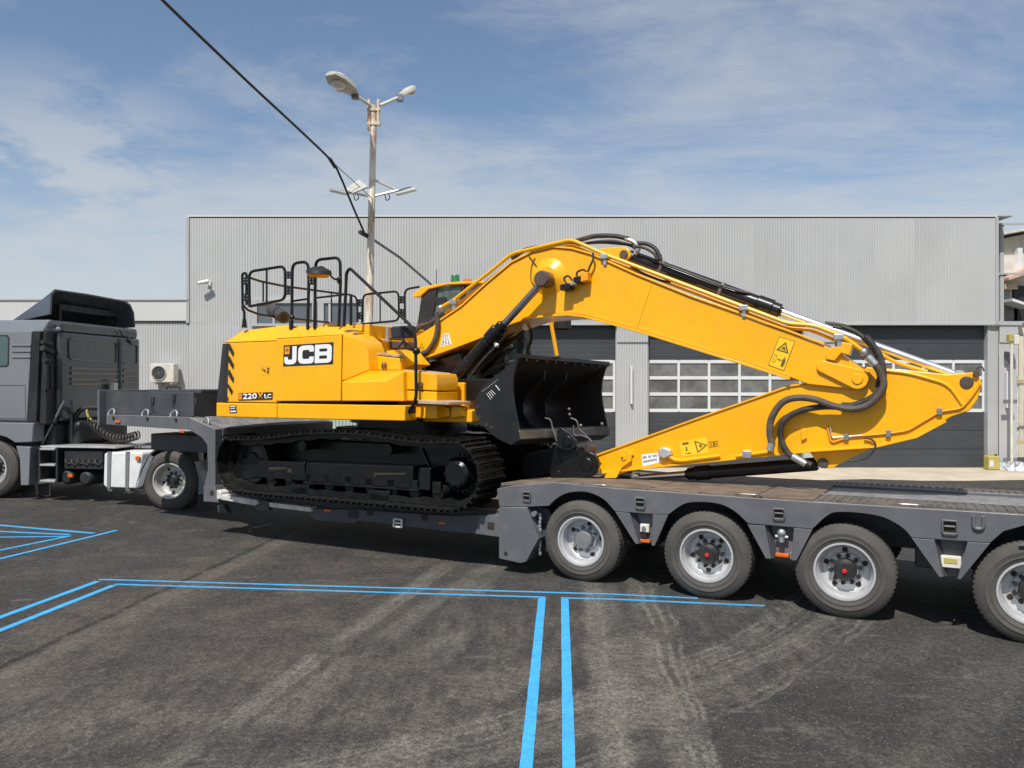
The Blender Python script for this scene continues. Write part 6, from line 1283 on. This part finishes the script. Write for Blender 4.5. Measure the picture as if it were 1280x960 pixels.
# links and bucket
for t in (.86, 1.62):
    MB().prism(stad(z4(868, 858), .155, z4(745, 905), .11, t), t, t+.07).build('bucket_link', 'black', ex, .015)
    pin(z4(868, 858), t, .08, .02, 'black') if t < 1 else None; pin(z4(745, 905), t, .06, .02, 'black') if t < 1 else None
MB().prism(stad(z4(800, 800), .10, z4(640, 870), .18, 1.0), 1.0, 1.5).build('tipping_link', 'black', ex, .02)
MB().cyl(TR.t(*z4(880, 805), 1.2), TR.t(*z4(888, 775), 1.2), .07, n=14).build('link_bush', 'pinsteel', ex)
bk0, bkt = .27, 2.3
bz = lambda pts: E(mp(z4, pts), bk0)
back = bz([(580, 392), (515, 450), (450, 500), (408, 545), (388, 595), (394, 645), (430, 700), (480, 745), (545, 776)])
front = bz([(580, 718), (568, 660), (556, 600), (549, 540), (553, 480), (566, 430)])
def far(p, k=1.): return (p[0]+.35*k, bk0+(bkt-bk0)*k, p[1]-.05*k)
def sheetp(poly, k0, k1): return MB().loft([[far(p, k0) for p in poly], [far(p, k1) for p in poly]])
bs = [Vector(p) for p in back]; bs3 = spline([(p[0], 0, p[1]) for p in back], 3); bcur = [(p.x, p.z) for p in bs3]
def strip(cur, th, k0, k1):
    P = [Vector(p) for p in cur]; rg = []
    for i, p in enumerate(P):
        d = (P[min(i+1, len(P)-1)]-P[max(i-1, 0)]).normalized(); q = p+Vector((-d.y, d.x))*th; rg.append([far(p, k0), far(p, k1), far((q.x, q.y), k1), far((q.x, q.y), k0)])
    return MB().loft(rg)
bucket = strip(bcur, .03, .015, .985).build('bucket', 'bucket', ex)
sidep = bcur+front
for k0, k1 in ((0, .014), (.986, 1)): sheetp(sidep, k0, k1).build('bucket_side', 'bucket', bucket, .004)
lip = bz([(578, 706), (583, 752), (545, 777), (530, 770), (540, 715)]); sheetp(lip, -.002, 1.002).build('bucket_lip', 'worn' if False else 'bucket', bucket, .006)
edge = bz([(577, 712), (584, 716), (586, 750), (580, 754)]); sheetp(edge, .0, .40).build('cutting_edge', 'worn', bucket, .004); sheetp(edge, .405, .9985).build('cutting_edge', 'trailerdark', bucket, .004)  # worn near stretch; the bright and dark split also paints where sun falls
topl = bz([(560, 388), (584, 384), (588, 402), (572, 412)]); sheetp(topl, -.003, 1.003).build('bucket_rim', 'bucket', bucket, .006)
rim_b = MB()
for k in range(9): p = far(bz([(588, 410)])[0], .05+.1*k); rim_b.cyl((p[0]-.01, p[1], p[2]), (p[0]+.012, p[1], p[2]), .013, n=8)
tag(rim_b.build('rim_bolt', 'black', bucket), kind='stuff')
for k in (.36, .60):
    ribp = [(p[0], p[1]) for p in bcur[2:-3]]; inn_ = bz([(520, 720), (470, 690), (440, 640), (440, 595), (470, 545), (530, 490)]); sheetp(ribp+inn_, k, k+.012).build('bucket_rib', 'bucket', bucket, .004)
for c in ((402, 612), (410, 655), (437, 690), (461, 700)): q = TR.t(*z4(*c), bk0); MB().cyl((q[0], bk0-.005, q[2]), (q[0], bk0+.004, q[2]), .027, n=14).build('side_hole', 'gap', bucket)
q = TR.t(*z4(557, 688), bk0); MB().cyl((q[0], bk0-.005, q[2]), (q[0], bk0+.004, q[2]), .016, n=12).build('side_hole', 'gap', bucket)
mk = MB(); rnd = random.Random(11)
zq = zo(540, 430, 9.6)
for k in range(9): a, b = zq(605+22*k, 575-17*k), zq(615+22*k, 555-17*k+rnd.uniform(0, 10)); P_ = TR.t(*a, bk0-.003), TR.t(*b, bk0-.003); mk.tube([P_[0], P_[1]], .004, 4)
for k in range(4): a, b = zq(655+18*k, 595-14*k), zq(705+18*k, 668-22*k); mk.tube([TR.t(*a, bk0-.003), TR.t(*b, bk0-.003)], .004, 4)
mk.tube([TR.t(*zq(762, 495), bk0-.003), TR.t(*zq(812, 558), bk0-.003)], .006, 4)
tag(mk.build('chalk_marks', 'whiterail', bucket), kind='stuff')
for t in (.95, 1.50):
    lp_ = E(mp(z4, [(738, 712), (760, 700), (800, 728), (822, 758), (815, 790), (788, 802), (742, 790)]), t); MB().prism(lp_, t, t+.06).build('bucket_lug', 'bucket', bucket, .012)
    pin(z4(785, 760), t, .075, .025, 'black') if t < 1 else None
for pts in ([(690, 660), (712, 668), (722, 700), (740, 760)], [(800, 660), (825, 672), (835, 705), (850, 720), (890, 760)], [(812, 690), (815, 730), (845, 735), (875, 745)]): sp_(pts, .80, .010, 'worn', z4, 'chain_link', ex)
for c in ((793, 622), (795, 645), (843, 692), (934, 685)): q = TR.t(*z4(*c), 1.2); MB().sphere(q, .022, 10, 7).build('bolt_head', 'worn', ex)
# hoses and fittings at the foot of the boom
rnd = random.Random(4)
for k in range(7):
    x = 572+rnd.uniform(-6, 22); y = 478+rnd.uniform(-6, 10)
    sp_([(x, y), (x-8-2*k, y+14), (x-14-k, y+26), (x-4+2*k, y+32)], .85+.08*k, .020, 'hose', None, 'hose', ex)
    sp_([(x, y), (x+14, y-16), (x+30+3*k, y-40), (x+52+4*k, y-62)], .95+.08*k, .017, 'hose', None, 'hose', ex)
for k in range(16):
    x = 562+rnd.uniform(0, 36); y = 492-(x-562)*.62+rnd.uniform(-10, 14); q = Vector(TR.t(x, y, .78+rnd.uniform(0, .3))); d = Vector((rnd.uniform(-1, 1), rnd.uniform(-.5, .2), rnd.uniform(-.3, 1))).normalized()
    MB().cyl(q, q+d*.09, .024, n=8).build('hose_fitting', 'alu', ex)
MB().cyl(TR.t(551, 497, .62), TR.t(551, 497, .98), .075, n=16).build('cylinder_pin', 'tan', ex)
sp_([(612, 462), (640, 452), (672, 448), (700, 446)], 1.0, .02, 'hose', None, 'hose', ex); sp_([(660, 400), (665, 420), (660, 440), (672, 452)], 1.75, .022, 'hose', None, 'hose', ex)
MB().prism(E([(530, 455), (575, 440), (600, 520), (540, 522)], 1.05), 1.05, 1.5).build('boom_foot', 'black', ex, .02)  # coloured black in place of the shade under the boom
MB().box((-2.3, .75, 1.95), (-1.5, 1.0, 2.25)).build('valve_chest', 'black', ex, .03)
